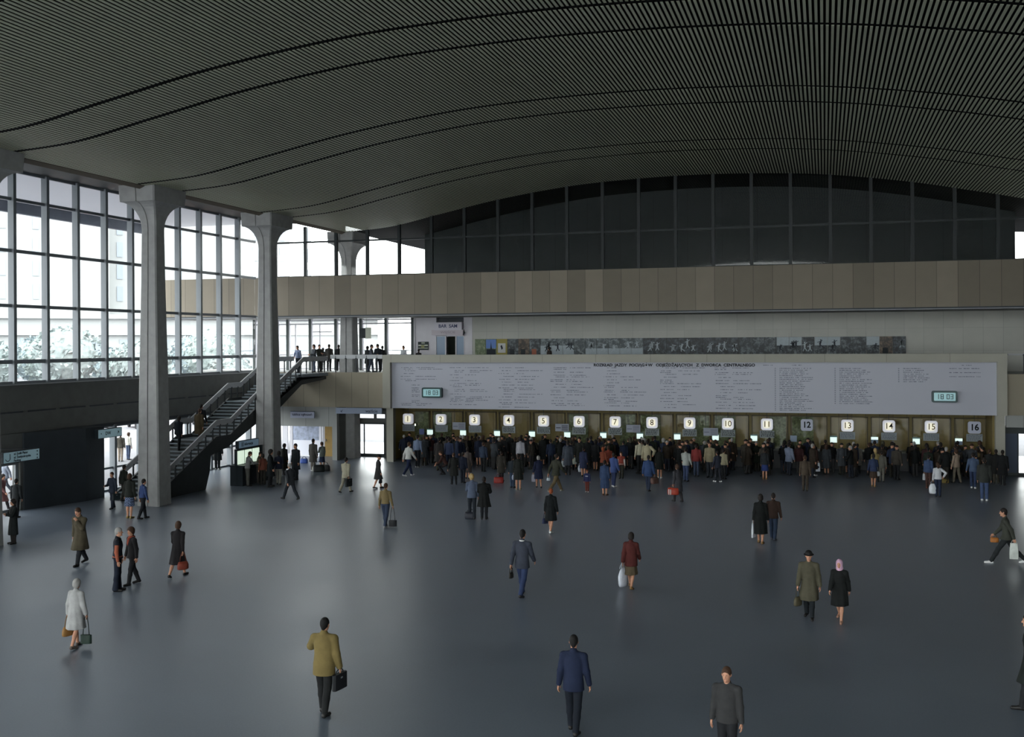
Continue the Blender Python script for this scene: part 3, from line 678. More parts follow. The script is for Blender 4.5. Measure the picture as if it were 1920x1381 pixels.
# ------------------------------------------------------------------ outside the glass
PAVE = mat('plaza_paving', (120,120,124), .85, .1, noise=.05, nscale=.4)
struct(MB().box(-400, -33.4, -200, 500, -.5, -.02).box(-33.4, 60, 72, 500, -.5, -.02).box(19.4, 400, -200, 500, -.5, -.02).build('ground', PAVE))
OVER = mat('overhang_soffit', (222,222,228), .8, .1)
for s_, x0, x1 in (('left', -41.0, -33.5), ('right', 19.5, 27.0)):
    mb = MB().box(x0, x1, -12, 60.6, 14.62, 15.2)
    xe = x0 if s_ == 'left' else x1
    mb.m(1).box(xe-.15, xe+.15, -12, 60.6, 14.05, 15.5)
    struct(mb.build('roof_overhang' if s_ == 'left' else 'roof_overhang_right', [OVER, mat('overhang_fascia', (96,102,114), .6, .2, noise=.1, nscale=1.5)]))
struct(MB().box(31, 50, -60, 100, 0, 36).build('right_light_blocker', mat('light_blocker_dark', (48,48,48), .8, .2)))  # unseen dark block, added to cut the daylight from the right side
# far side of the hall behind the viewer: a glass wall with posts, and the gallery the viewer stands on
f = MB()
for i in range(14): x = -33.3+52.6*i/13; f.box(x-.1, x+.1, -12.1, -11.9, 0, 14.3)
for z in (3.3, 5.3, 9.0, 12.0): f.box(-33.3, 19.3, -12.06, -11.94, z-.07, z+.07)
fr = struct(f.build('window_51', FRAME)); struct(MB().box(-33.3, 19.3, -12.01, -11.99, 0, 14.3).build('pane', GLASS, fr))
struct(MB().box(-33.2, 19.2, -11.9, -1.2, 5.0, 5.33).build('floor_viewing_gallery', GREYST))

STONEF = mat('tower_stone', (150,152,152), .9, .1, noise=.03, nscale=.05); WINB = mat('tower_window', (134,142,152), .4, .4)
t = empty('office_tower', (-190, 205, 0), 'huge pale stone tower with rows of narrow windows beyond the plaza', 'building', rotz=math.radians(42))
MB().box(-75, 75, 0, 30, 0, 95).box(-95, 95, -12, 0, 0, 14).box(-30, 30, -6, 0, 14, 95).build('wall', STONEF, t)
for j in range(5):
    w = MB(); x = -66+j*33
    for c in range(3):
        for r_ in range(14):
            yy = -.2 if not (-30 < x+c*7 < 30) else -6.2
            w.box(x+c*7-.7, x+c*7+.7, yy, yy+.4, 18+r_*5.4, 21.6+r_*5.4)
    w.build('windows', WINB, t)
w = MB()
for c in range(24): w.box(-90+c*7.6, -86.5+c*7.6, -12.2, -11.9, 4, 8.5)
w.build('ground_floor_windows', WINB, t)
MB().box(-96, 96, -13, 0, 13.4, 14.4).box(-96,96,-13,0,9.6,10.1).build('cornice', STONEF, t)

LEAF = [mat('hazed_foliage_%d' % k, c, .9, .1, noise=.25, nscale=2) for k, c in enumerate([(136,146,146),(142,152,150),(130,142,146)])]  # leaf colour paled and greyed to carry the haze of the glass
BARK = mat('tree_bark', (120,110,100), .9, .1)
def tree(x, y, h, k, label):
    t = empty('tree', (x, y, 0), label, 'tree', 'trees at the far edge of the plaza')
    rr = random.Random(k*13+5); q = MB()
    for j in range(900):
        a = rr.uniform(0, 2*PI); ph = rr.uniform(-1, 1); r_ = rr.uniform(.55, 1)*h*.36
        rad = math.sqrt(1-ph*ph)*r_*(1+.15*math.sin(3*a+k)); c = (rad*math.cos(a), rad*math.sin(a), h*.6+ph*r_*.95)
        s_ = rr.uniform(.18, .42); u = Vector((rr.uniform(-1,1), rr.uniform(-1,1), rr.uniform(-1,1))).normalized(); v_ = u.orthogonal().normalized(); w_ = u.cross(v_)
        q.raw([Vector(c)+v_*s_, Vector(c)+w_*s_*.7, Vector(c)-v_*s_, Vector(c)-w_*s_*.7+u*.2], [(0,1,2,3)])
    q.ball((0,0,h*.6), (h*.3,h*.3,h*.3), 12, 8)
    q.build('foliage', LEAF[k % 3], t, fix=False)
    MB().tube([(0,0,0),(.1,.05,h*.3),(0,0,h*.6)], [h*.035,h*.028,h*.015], 8).tube([(0,0,h*.3),(h*.15,0,h*.55)], [h*.02,h*.01], 6).build('trunk', BARK, t)
tp = []
for k in range(20):
    a = math.atan2(.46+.6*k/19, 1)                      # spread along the sight lines of the left glass wall
    dist = 112+(k % 3)*13; x = -math.sin(a)*dist-14; y = math.cos(a)*dist
    tree(x, y, 6.8+(k*53 % 29)/9, k, 'leafy tree beyond the plaza, %s counted from the %s end of the row' % (ordinals[k if k < 10 else 19-k], 'far' if k < 10 else 'near'))

def car(x, y, rz, colr, label):
    t = empty('car', (x, y, 0), label, 'car', 'cars parked beyond the plaza', rotz=rz)
    pm = mat('car_paint_%02x%02x%02x' % colr, colr, .3, .6)
    MB().prism([(-2.1,.35),(-2.1,.75),(-1.9,.9),(-1.0,.98),(-.5,1.4),(.95,1.42),(1.5,1.0),(2.05,.9),(2.1,.4)], 1, -.8, .8).build('body', pm, t)
    MB().prism([(-.93,1.0),(-.5,1.36),(.9,1.38),(1.38,1.02)], 1, -.81, .81).build('windows', mat('car_glass', (50,60,75), .2, .6), t)
    for (wx, wy) in ((-1.3,-.78),(1.3,-.78),(-1.3,.78),(1.3,.78)):
        MB().prism([(wx+.31*math.cos(a*PI/8), .31+.31*math.sin(a*PI/8)) for a in range(16)], 1, wy-.09, wy+.09).build('wheel', INK, t)
cols = [(60,80,130),(230,230,230),(150,40,35),(40,50,60),(200,190,160),(90,110,140),(235,235,235),(70,70,75)]
names = ['blue','white','red','black','cream','grey-blue','white estate','grey']
for k in range(8):
    x = -76+k*3.9; y = 60+k*4.1
    car(x, y, math.radians(-42+(k*29 % 8)), cols[k], '%s car parked across the plaza outside the left doors' % names[k])
def bus(x, y, rz, c1, label):
    t = empty('bus', (x, y, 0), label, 'bus', None, rz)
    MB().prism([(-5.5,.4),(-5.5,2.7),(-5.3,3.0),(5.3,3.0),(5.5,2.7),(5.5,.4)], 1, -1.25, 1.25).build('body', mat('bus_paint', c1, .4, .5), t)
    for k in range(7): MB().rbox(-4.6+k*1.5, 0, 1.95, 1.3, 2.54, .9, .1).build('window', mat('car_glass', (50,60,75), .2, .6), t)
    for wx in (-3.6, 3.2):
        for wy in (-1.2, 1.2): MB().prism([(wx+.5*math.cos(a*PI/8), .5+.5*math.sin(a*PI/8)) for a in range(16)], 1, wy-.12, wy+.12).build('wheel', INK, t)
bus(-66, 88, math.radians(38), (225,130,90), 'orange-red bus standing beyond the parked cars'); bus(-57, 96, math.radians(38), (215,120,85), 'second orange-red bus ahead of the other one')

# ------------------------------------------------------------------ people: bodies and clothes grown from joints as closed surfaces
def rot(ax, deg):
    a = math.radians(deg); c, s = math.cos(a), math.sin(a)
    if ax == 'x': return np.array([[1,0,0],[0,c,-s],[0,s,c]])
    if ax == 'y': return np.array([[c,0,s],[0,1,0],[-s,0,c]])
    return np.array([[c,-s,0],[s,c,0],[0,0,1]])
class Field:
    def __init__(s, lo, hi, h):
        s.lo = np.array(lo, float); s.h = h; s.n = np.ceil((np.array(hi)-s.lo)/h).astype(int)+1
        s.ax = [s.lo[i]+h*np.arange(s.n[i]) for i in range(3)]
        s.F = np.full(s.n, .08, np.float32)
    def sl(s, lo, hi, m):
        a = np.clip(np.floor((np.array(lo)-m-s.lo)/s.h).astype(int), 0, s.n-1); b = np.clip(np.ceil((np.array(hi)+m-s.lo)/s.h).astype(int)+1, 1, s.n)
        return tuple(slice(a[i], max(b[i], a[i]+1)) for i in range(3))
    def grid(s, sl):
        return s.ax[0][sl[0]][:,None,None], s.ax[1][sl[1]][None,:,None], s.ax[2][sl[2]][None,None,:]
    def put(s, sl, d, k):
        A = s.F[sl]
        if k > 0:
            h = np.clip(.5+.5*(A-d)/k, 0, 1); s.F[sl] = A+(d-A)*h-k*h*(1-h)
        else: s.F[sl] = np.minimum(A, d)
    def cone(s, a, b, ra, rb, k=.02):
        a = np.array(a, float); b = np.array(b, float); m = max(ra, rb)+.03
        sl = s.sl(np.minimum(a, b), np.maximum(a, b), m); x, y, z = s.grid(sl); ba = b-a; L = max(ba@ba, 1e-9)
        t = np.clip(((x-a[0])*ba[0]+(y-a[1])*ba[1]+(z-a[2])*ba[2])/L, 0, 1)
        d = np.sqrt((x-a[0]-t*ba[0])**2+(y-a[1]-t*ba[1])**2+(z-a[2]-t*ba[2])**2)-(ra+(rb-ra)*t)
        s.put(sl, d, k)
    def ell(s, c, r, R=None, k=.02):
        c = np.array(c, float); r = np.array(r, float); m = r.max()+.03
        sl = s.sl(c, c, m); x, y, z = s.grid(sl); x = x-c[0]; y = y-c[1]; z = z-c[2]
        if R is not None:
            x, y, z = (R[0,0]*x+R[1,0]*y+R[2,0]*z, R[0,1]*x+R[1,1]*y+R[2,1]*z, R[0,2]*x+R[1,2]*y+R[2,2]*z)
        q = np.sqrt((x/r[0])**2+(y/r[1])**2+(z/r[2])**2)
        s.put(sl, (q-1)*r.min(), k)
    def loft(s, st, k=.02, fold=0, nf=9):
        """stations (z, cx, cy, rx, ry) from top to bottom"""
        st = sorted(st); zs = [q[0] for q in st]; A = np.array(st)
        m = A[:,3:5].max()+.04
        sl = s.sl((A[:,1].min(), A[:,2].min(), zs[0]), (A[:,1].max(), A[:,2].max(), zs[-1]), m); sl = (sl[0], sl[1], s.sl((0,0,zs[0]),(0,0,zs[-1]),.03)[2])
        x, y, z = s.grid(sl); zz = z.ravel()
        cx, cy, rx, ry = [np.interp(zz, zs, A[:,i])[None,None,:] for i in (1,2,3,4)]
        dx = x-cx; dy = y-cy
        q = np.sqrt((dx/rx)**2+(dy/ry)**2)
        d = (q-1)*np.minimum(rx, ry)
        if fold:
            w = np.clip((zs[-1]-zz)/(zs[-1]-zs[0]), 0, 1)[None,None,:]**1.5
            d = d-fold*w*np.cos(nf*np.arctan2(dy, dx)+2*z)
        d = np.maximum(d, np.maximum(zs[0]-z, z-zs[-1]))
        s.put(sl, d, k)
    def cut(s, n, off):
        x, y, z = s.grid((slice(None),)*3); s.F = np.maximum(s.F, (n[0]*x+n[1]*y+n[2]*z-off).astype(np.float32))
    def minus_ell(s, c, r, R=None):
        G = Field.__new__(Field); G.lo, G.h, G.n, G.ax = s.lo, s.h, s.n, s.ax; G.F = np.full(s.n, .08, np.float32); G.ell(c, r, R, 0); s.F = np.maximum(s.F, -G.F)
    def mesh(s, name):
        F = s.F; I = F < 0
        n = F.shape
        cnt = np.zeros((n[0]-1, n[1]-1, n[2]-1), np.int8); P = np.zeros(cnt.shape+(3,), np.float32)
        def S(a, b, c): return (slice(a, n[0]-1+a), slice(b, n[1]-1+b), slice(c, n[2]-1+c))
        for axis in range(3):
            for u in (0, 1):
                for v in (0, 1):
                    o = [0,0,0]; o2 = [0,0,0]; ot = [i for i in range(3) if i != axis]
                    o[ot[0]] = u; o[ot[1]] = v; o2 = list(o); o2[axis] = 1
                    a = F[S(*o)]; b = F[S(*o2)]; x = (a < 0) != (b < 0)
                    t = np.where(x, a/(a-b+1e-12), 0)
                    cnt += x
                    for i in range(3):
                        if i == axis: P[...,i] += t
                        else: P[...,i] += np.where(x, o[i], 0)
        act = cnt > 0
        idx = np.full(act.shape, -1, np.int32); idx[act] = np.arange(act.sum())
        c = np.argwhere(act); V = (c+P[act]/cnt[act][:,None])*s.h+s.lo
        quads = []
        for axis in range(3):
            ot = [(axis+1) % 3, (axis+2) % 3]
            sa = [slice(1, -1)]*3; sa[axis] = slice(0, n[axis]-1); sb = list(sa); sb[axis] = slice(1, n[axis])
            A = I[tuple(sa)]; B = I[tuple(sb)]; e = np.argwhere(A != B)
            if not len(e): continue
            inside = A[A != B]
            base = e.copy()
            for o_ in ot: base[:,o_] += 1
            def cell(du, dv):
                q = base.copy(); q[:,ot[0]] -= du; q[:,ot[1]] -= dv; return idx[q[:,0], q[:,1], q[:,2]]
            q = np.stack([cell(1,1), cell(0,1), cell(0,0), cell(1,0)], 1)
            q[~inside] = q[~inside][:,::-1]
            quads.append(q)
        Q = np.concatenate(quads); Q = Q[(Q >= 0).all(1)]
        me = bpy.data.meshes.new(name)
        me.vertices.add(len(V)); me.vertices.foreach_set('co', V.astype(np.float32).ravel())
        me.loops.add(len(Q)*4); me.loops.foreach_set('vertex_index', Q.astype(np.int32).ravel())
        me.polygons.add(len(Q)); me.polygons.foreach_set('loop_start', np.arange(0, len(Q)*4, 4, dtype=np.int32)); me.polygons.foreach_set('loop_total', np.full(len(Q), 4, np.int32))
        me.polygons.foreach_set('use_smooth', np.ones(len(Q), bool))
        me.update(calc_edges=True); me.validate()
        return me, V, Q

POSES = {   # thigh pitch (L,R), knee bend (L,R), arm (pitch, out, elbow, inward) L and R, lean, head yaw, head pitch
 'stand':   dict(th=(2,-2), kn=(3,3), L=(2,7,8,0), R=(-2,7,12,0), lean=1, hy=0, hp=4),
 'wait':    dict(th=(8,-4), kn=(14,2), L=(22,6,72,35), R=(4,9,14,0), lean=0, hy=22, hp=6),
 'folded':  dict(th=(0,4), kn=(2,8), L=(28,8,88,50), R=(24,8,86,50), lean=-1, hy=-14, hp=2),
 'counter': dict(th=(4,2), kn=(4,3), L=(38,10,58,12), R=(42,12,52,12), lean=9, hy=0, hp=14),
 'walk':    dict(th=(24,-16), kn=(10,22), L=(-20,7,14,0), R=(22,7,22,4), lean=4, hy=0, hp=4),
 'walk2':   dict(th=(-16,24), kn=(24,8), L=(20,7,24,4), R=(-18,7,12,0), lean=4, hy=0, hp=4),
 'stroll':  dict(th=(14,-9), kn=(6,14), L=(-6,9,14,0), R=(6,9,10,0), lean=3, hy=6, hp=6),
 'stride':  dict(th=(34,-26), kn=(6,22), L=(-26,8,18,0), R=(26,8,26,4), lean=7, hy=0, hp=4),
 'handface':dict(th=(20,-14), kn=(8,20), L=(38,14,132,30), R=(-8,10,12,0), lean=5, hy=0, hp=16),
 'armup':   dict(th=(12,-8), kn=(5,12), L=(34,34,112,30), R=(2,9,12,0), lean=2, hy=-8, hp=4),
 'hip':     dict(th=(2,-3), kn=(4,3), L=(-6,8,8,0), R=(-20,52,92,58), lean=2, hy=10, hp=12),
 'bagarm':  dict(th=(10,-8), kn=(5,10), L=(4,13,6,0), R=(18,7,76,20), lean=2, hy=0, hp=4),
 'climb':   dict(th=(48,-4), kn=(56,6), L=(14,8,34,8), R=(-10,8,14,0), lean=9, hy=0, hp=6),
 'crouch':  dict(th=(86,62), kn=(118,104), L=(50,12,30,8), R=(48,12,44,8), lean=26, hy=0, hp=12),
}
def joints_of(pose, build):
    p = POSES[pose]; J = {}
    f = build == 'f'
    hipw = .088; shw = .165 if f else .19
    legs = {}
    for s_, i in ((-1, 0), (1, 1)):
        th, kn = p['th'][i], p['kn'][i]
        d1 = rot('x', th)@np.array([0,0,-1.]); d2 = rot('x', th-kn)@np.array([0,0,-1.])
        legs[s_] = (d1*.43, d2*.42, th, kn)
    low = min(legs[s_][0][2]+legs[s_][1][2]-(.075 if True else 0) for s_ in legs)
    hz = -low
    J['pelvis'] = np.array([0,0,hz+.04])
    for s_ in (-1, 1):
        h = np.array([s_*hipw, 0, hz]); k = h+legs[s_][0]; a = k+legs[s_][1]
        J['hip%d' % s_], J['knee%d' % s_], J['ank%d' % s_] = h, k, a
        lift = a[2]-.075
        J['toe%d' % s_] = a+rot('x', -min(55, max(0, lift*300)) if lift > .01 else 0)@np.array([s_*.025, .165, -.045]); J['heel%d' % s_] = a+np.array([0, -.045, -.045])
    Rl = rot('x', -p['lean']); base = J['pelvis']
    T = lambda v: base+Rl@np.array(v, float)
    J['T'] = T; J['Rl'] = Rl
    J['chest'] = T([0,0,.34]); J['neck'] = T([0,-.01,.52]); 
    for s_, key in ((-1, 'L'), (1, 'R')):
        pit, out, elb, inw = p[key]
        sh = T([s_*shw, 0, .432])
        R1 = Rl@rot('y', -s_*out)@rot('x', pit)@rot('z', s_*inw)
        e = sh+R1@np.array([0,0,-.285]); R2 = R1@rot('x', elb); w = e+R2@np.array([0,0,-.25])
        J['sh%d' % s_], J['el%d' % s_], J['wr%d' % s_], J['RH%d' % s_] = sh, e, w, R2
    Rh = rot('z', p['hy'])@rot('x', -p['hp']-p['lean']*.5)
    J['Rh'] = Rh; J['head'] = J['neck']+Rh@np.array([0, .022, .155])
    J['top'] = J['head'][2]+.125
    return J
def body_mesh(pose, build, h=.0105):
    J = joints_of(pose, build); f = build == 'f'; T = J['T']
    al = np.array([v for k, v in J.items() if isinstance(v, np.ndarray) and v.shape == (3,)])
    F = Field(al.min(0)-[.22,.22,.12], al.max(0)+[.22,.22,.2], h)
    st = []
    for (dz, rx, ry, cy) in ((-.02,.155 if f else .15,.105,0),(.06,.15 if f else .145,.105,-.005),(.17,.12 if f else .135,.09,0),(.3,.14 if f else .155,.1 if not f else .105,.005),(.4,.135 if f else .155,.095,-.005),(.46,.09,.07,-.01)):
        c = T([0,cy,dz]); st.append((c[2], c[0], c[1], rx, ry))
    F.loft(st, .03)
    F.cone(T([0,-.01,.44]), J['neck']+J['Rh']@np.array([0,.01,.07]), .058, .052, .03)
    for s_ in (-1, 1):
        F.cone(T([s_*.05,-.005,.468]), J['sh%d' % s_], .045, .05, .03)
        F.cone(J['sh%d' % s_], J['el%d' % s_], .05 if not f else .043, .038 if not f else .034, .02)
        F.cone(J['el%d' % s_], J['wr%d' % s_], .037 if not f else .033, .026 if not f else .023, .015)
        F.cone(J['hip%d' % s_], J['knee%d' % s_], .088, .055, .03); F.cone(J['knee%d' % s_], J['knee%d' % s_]*.6+J['ank%d' % s_]*.4+np.array([0,-.012,0]), .053, .054, .02)
        F.cone(J['knee%d' % s_]*.6+J['ank%d' % s_]*.4, J['ank%d' % s_], .05, .036, .02)
        F.cone(J['ank%d' % s_], J['heel%d' % s_]+np.array([0,.01,.02]), .036, .03, .02); F.cone(J['heel%d' % s_]+np.array([0,.02,.015]), J['toe%d' % s_]-np.array([0,.02,-.005]), .032, .026, .02)
        # hand: palm, four fingers of unequal length bent at the knuckles, thumb leaving the side of the palm
        W = J['wr%d' % s_]; R = J['RH%d' % s_]
        HP = lambda x, y, z: W+R@np.array([x, y, z])
        inn = -s_     # palm faces the thigh
        for yy in (-.026, -.009, .009, .026): F.cone(HP(0,yy*.6,-.01), HP(0,yy,-.085), .016, .0135, .012)
        for j, (yy, L) in enumerate(((.029,.068),(.0105,.078),(-.009,.072),(-.0275,.056))):
            k1 = HP(0,yy,-.088); k2 = HP(inn*.012,yy*1.08,-.088-L*.5); k3 = HP(inn*.036,yy*1.02,-.088-L*.88)
            F.cone(k1, k2, .0098, .009, .004); F.cone(k2, k3, .009, .0078, .003)
        t1 = HP(inn*.008,.028,-.03); t2 = HP(inn*.02,.052,-.062); t3 = HP(inn*.03,.054,-.092)
        F.cone(t1, t2, .014, .0115, .01); F.cone(t2, t3, .0112, .009, .004)
    Rh = J['Rh']; H = J['head']; HH = lambda x, y, z: H+Rh@np.array([x, y, z])
    F.ell(H+Rh@np.array([0,-.008,.02]), (.074,.094,.1), Rh, .02); F.ell(HH(0,.028,-.05), (.055,.062,.068), Rh, .03)
    F.cone(HH(0,.088,.012), HH(0,.108,-.022), .008, .014, .008); F.ell(HH(0,.085,-.088), (.022,.018,.016), Rh, .012)
    for s_ in (-1, 1):
        F.ell(HH(s_*.078,-.002,-.005), (.011,.02,.03), Rh, .004)
        F.minus_ell(HH(s_*.032,.1,.012), (.014,.014,.009), Rh)
    me, V, Q = F.mesh('body_%s_%s' % (pose, build))
    cen = V[Q].mean(1)
    mi = np.zeros(len(Q), np.int32)
    for s_ in (-1, 1):
        mi[((cen-HH(s_*.032,.088,.012))**2).sum(1) < .0115**2] = 1
        mi[((cen-HH(s_*.012,.092,-.052))**2).sum(1) < .0095**2] = 2
    return me, mi, J
GAR = {'jacket': (.83,.020,1,0), 'blazer': (.78,.022,1,0), 'parka': (.74,.034,1,0), 'coat': (.50,.028,1,.008), 'longcoat': (.36,.028,1,.008), 'shirt': (.95,.014,1,0), 'sweater': (.9,.022,1,0), 'tee': (.93,.014,.35,0), 'vest': (.9,.02,.12,0), 'dress': (.46,.018,.9,.010), 'cape': (.52,.05,.9,.014)}
def top_mesh(pose, build, g, h=.014):
    J = joints_of(pose, build); f = build == 'f'; T = J['T']; hem, e, slv, fold = GAR[g]
    al = np.array([v for k, v in J.items() if isinstance(v, np.ndarray) and v.shape == (3,)])
    F = Field(al.min(0)-[.25,.25,.12], al.max(0)+[.25,.25,.1], h)
    drop = J['pelvis'][2]-.96
    hemz = hem+drop if pose != 'crouch' else J['pelvis'][2]-.12
    st = []
    for (dz, rx, ry, cy) in ((.06,.158 if f else .155,.11,-.005),(.17,.132 if f else .148,.098,0),(.3,.15 if f else .165,.112,.005),(.4,.14 if f else .158,.1,-.005),(.45,.1 if f else .115,.085,-.01),(.49,.07,.06,-.012)):
        c = T([0,cy,dz]); st.append((c[2], c[0], c[1], rx+e, ry+e))
    pz = J['pelvis'][2]
    kx = abs(J['knee-1'][1]-J['knee1'][1])/2; ky = (J['knee-1'][1]+J['knee1'][1])/2
    if hemz < pz:
        st.append((pz-.02, 0, 0, .168+e, .118+e))
        if hemz < pz-.3:
            st.append((pz-.25, 0, ky*.4, .175+e+(.03 if fold else 0), .125+e+kx*.45)); st.append((hemz, 0, ky*.8, .185+e+(.06 if fold > .009 else .03), .14+e+kx*.9))
        else: st.append((hemz, 0, ky*.3, .175+e, .125+e+kx*.3))
    st = [q for q in st if q[0] >= hemz-1e-6]
    if min(q[0] for q in st) > hemz+.001: st.append((hemz, 0, 0, .162+e, .112+e))
    F.loft(st, .02, fold, 8 if f else 7)
    for s_ in (-1, 1):
        a, el, w = J['sh%d' % s_], J['el%d' % s_], J['wr%d' % s_]
        F.cone(T([s_*.055,-.008,.47]), a+np.array([0,0,-.004]), .046+e*.5, .052+e*.7, .035)
        if slv >= .9: F.cone(a, el, .05+e*.8, .042+e*.9, .025); F.cone(el, w+(el-w)*.04, .042+e, .03+e*.9, .02)
        else: F.cone(a, a+(el-a)*slv*1.9, .053+e, .046+e, .025)
    F.cone(T([0,-.015,.47]), J['neck']+np.array([0,-.004,.005]), .068+e*.4, .058+e*.4, .02)
    me, V, Q = F.mesh('%s_%s_%s' % (g, pose, build)); return me
def legs_mesh(pose, build, kind, h=.014):
    J = joints_of(pose, build)
    al = np.array([v for k, v in J.items() if isinstance(v, np.ndarray) and v.shape == (3,)])
    F = Field(al.min(0)-[.2,.2,.12], [al[:,0].max()+.2, al[:,1].max()+.2, J['pelvis'][2]+.2], h)
    pz = J['pelvis'][2]; T = J['T']
    e = .014
    if kind in ('skirt', 'longskirt'):
        hem = pz-(.48 if kind == 'skirt' else .62); kx = abs(J['knee-1'][1]-J['knee1'][1])/2; ky = (J['knee-1'][1]+J['knee1'][1])/2
        c = T([0,0,.12]); F.loft([(c[2],c[0],c[1],.14,.105),(pz-.02,0,0,.172,.125),(pz-.25,0,ky*.4,.185,.135+kx*.4),(hem,0,ky*.8,.21,.15+kx*.9)], .02, .008, 9)
    else:
        c = T([0,0,.11]); F.loft([(c[2],c[0],c[1],.14,.102),(pz,0,0,.162,.118),(pz-.08,0,0,.165,.115)], .03)
        r3 = .085 if kind == 'flares' else .052
        for s_ in (-1, 1):
            F.cone(J['hip%d' % s_], J['knee%d' % s_], .1, .072, .025); F.cone(J['knee%d' % s_], J['knee%d' % s_]*.6+J['ank%d' % s_]*.4+np.array([0,-.012,0]), .071, .07, .02); F.cone(J['knee%d' % s_]*.6+J['ank%d' % s_]*.4, J['ank%d' % s_]+np.array([0,0,-.005]), .068, r3+.006, .02)
    F.cut((0,0,-1), -.028) if pose != 'climb' else None
    me, V, Q = F.mesh('%s_%s' % (kind, pose)); return me
def shoes_mesh(pose, build, side, h=.011):
    J = joints_of(pose, build); pts = np.array([J[k+str(side)] for k in ('toe', 'heel', 'ank')])
    F = Field(pts.min(0)-.1, pts.max(0)+.1, h)
    for s_ in (side,):
        t, hl, a = J['toe%d' % s_], J['heel%d' % s_], J['ank%d' % s_]
        F.cone(hl+np.array([0,.01,.008]), t, .04, .036, .02); F.cone(hl+np.array([0,.02,.02]), hl*.5+t*.5+np.array([0,0,.014]), .038, .036, .02)
        F.cone(a+np.array([0,-.01,-.02]), hl+np.array([0,.02,.0]), .04, .04, .02)
    me, V, Q = F.mesh('shoes_%s' % pose); return me
def hair_mesh(pose, build, kind, h=.0105):
    J = joints_of(pose, build); Rh = J['Rh']; H = J['head']; HH = lambda x, y, z: H+Rh@np.array([x, y, z])
    F = Field(H-[.22,.22,.36], H+[.22,.22,.24], h)
    if kind in ('short', 'bob', 'long', 'bun', 'curly'):
        big = {'short':.008,'bob':.02,'long':.016,'bun':.012,'curly':.03}[kind]
        F.ell(HH(0,-.016,.028), (.074+big,.094+big,.1+big), Rh, 0)
        if kind == 'short': F.cone(HH(0,-.05,-.02), HH(0,-.055,-.06), .055, .04, .02)
        if kind in ('bob', 'curly'): F.ell(HH(0,-.035,-.03), (.092,.08,.085), Rh, .02)
        if kind == 'long': F.cone(HH(0,-.05,0), HH(0,-.07,-.2), .085, .06, .03)
        if kind == 'bun': F.ell(HH(0,-.105,.03), (.045,.04,.045), Rh, .01); F.cone(HH(0,-.04,-.01), HH(0,-.05,-.04), .06, .045, .02)
        n = Rh@np.array([0, .8, -.6]); F.cut(n, float(n@HH(0,.052,.02)))
        F.minus_ell(HH(0,.075,-.035), (.066,.06,.085), Rh)
    elif kind == 'scarf':
        F.ell(HH(0,-.016,.02), (.092,.108,.118), Rh, 0); F.cone(HH(0,.0,-.06), HH(0,-.02,-.12), .085, .1, .03); F.cone(HH(0,-.06,-.08), HH(0,-.09,-.19), .06, .03, .03)
        F.minus_ell(HH(0,.1,-.015), (.056,.06,.08), Rh)
    elif kind == 'hat':
        F.ell(HH(0,-.008,.07), (.09,.108,.085), Rh, 0); F.ell(HH(0,-.004,.045), (.135,.15,.014), Rh, .01)
        F.cut(Rh@np.array([0,0,-1.]), float((Rh@np.array([0,0,-1.]))@HH(0,0,.032)))
    elif kind == 'cap':
        F.ell(HH(0,-.01,.04), (.09,.11,.095), Rh, 0); F.ell(HH(0,.1,.045), (.06,.06,.01), Rh, .01)
        F.cut(Rh@np.array([0,0,-1.]), float((Rh@np.array([0,0,-1.]))@HH(0,0,.028)))
    me, V, Q = F.mesh('%s_%s' % (kind, pose)); return me
def neck_mesh(pose, build, kind, h=.011):
    J = joints_of(pose, build); N = J['neck']; T = J['T']
    F = Field(N-[.2,.25,.35], N+[.2,.25,.15], h)
    if kind == 'scarf':
        F.ell(N+np.array([0,.0,-.015]), (.095,.1,.05), None, .02); F.cone(T([-.01,.09,.46]), T([.0,.135,.28]), .045, .02, .03); F.cone(T([.03,.08,.46]), T([.03,.135,.33]), .035, .015, .03)
    else: F.ell(N+np.array([0,-.008,.0]), (.078,.08,.03), None, .01)
    me, V, Q = F.mesh('neck_%s_%s' % (kind, pose)); return me
_C = {}
def cached(key, fn):
    if key not in _C: _C[key] = fn()
    return _C[key]
SKIN = mat('skin', (190,140,115), .6, .3, bump=.05, bscale=120); EYE = mat('eye_dark', (40,30,28), .3, .5); LIP = mat('lips', (150,80,75), .5, .3)
HAIRC = {'dark': (34,28,26), 'brown': (66,46,34), 'grey': (150,148,146), 'blond': (165,140,95), 'ginger': (140,70,40), 'black': (22,20,20), 'pink': (205,165,190), 'olive': (60,58,44), 'bald': (170,130,105)}
def cloth(c, pattern=None):
    av = .3*c[0]+.55*c[1]+.15*c[2]; c = tuple(int((v*.68+av*.32)*.94) for v in c)
    nm = 'cloth_%02x%02x%02x%s' % (tuple(c)+(pattern or '',))
    if nm in _M: return _M[nm]
    m = mat(nm, c, .85, .15, noise=.14, nscale=5, bump=.35, bscale=14)
    if pattern == 'plaid':
        nt = m.node_tree; b = nt.nodes['Principled BSDF']; tc = nt.nodes.new('ShaderNodeTexCoord'); ck = nt.nodes.new('ShaderNodeTexChecker'); ck.inputs['Scale'].default_value = 22
        ck.inputs['Color1'].default_value = lin(c); ck.inputs['Color2'].default_value = lin(tuple(int(min(255, v*1.7+20)) for v in c)); nt.links.new(tc.outputs['Object'], ck.inputs['Vector']); nt.links.new(ck.outputs['Color'], b.inputs['Base Color'])
    return m
PN = {'jacket':'jacket','blazer':'jacket','parka':'parka','coat':'coat','longcoat':'coat','shirt':'shirt','sweater':'sweater','tee':'shirt','vest':'vest','dress':'dress','cape':'coat'}
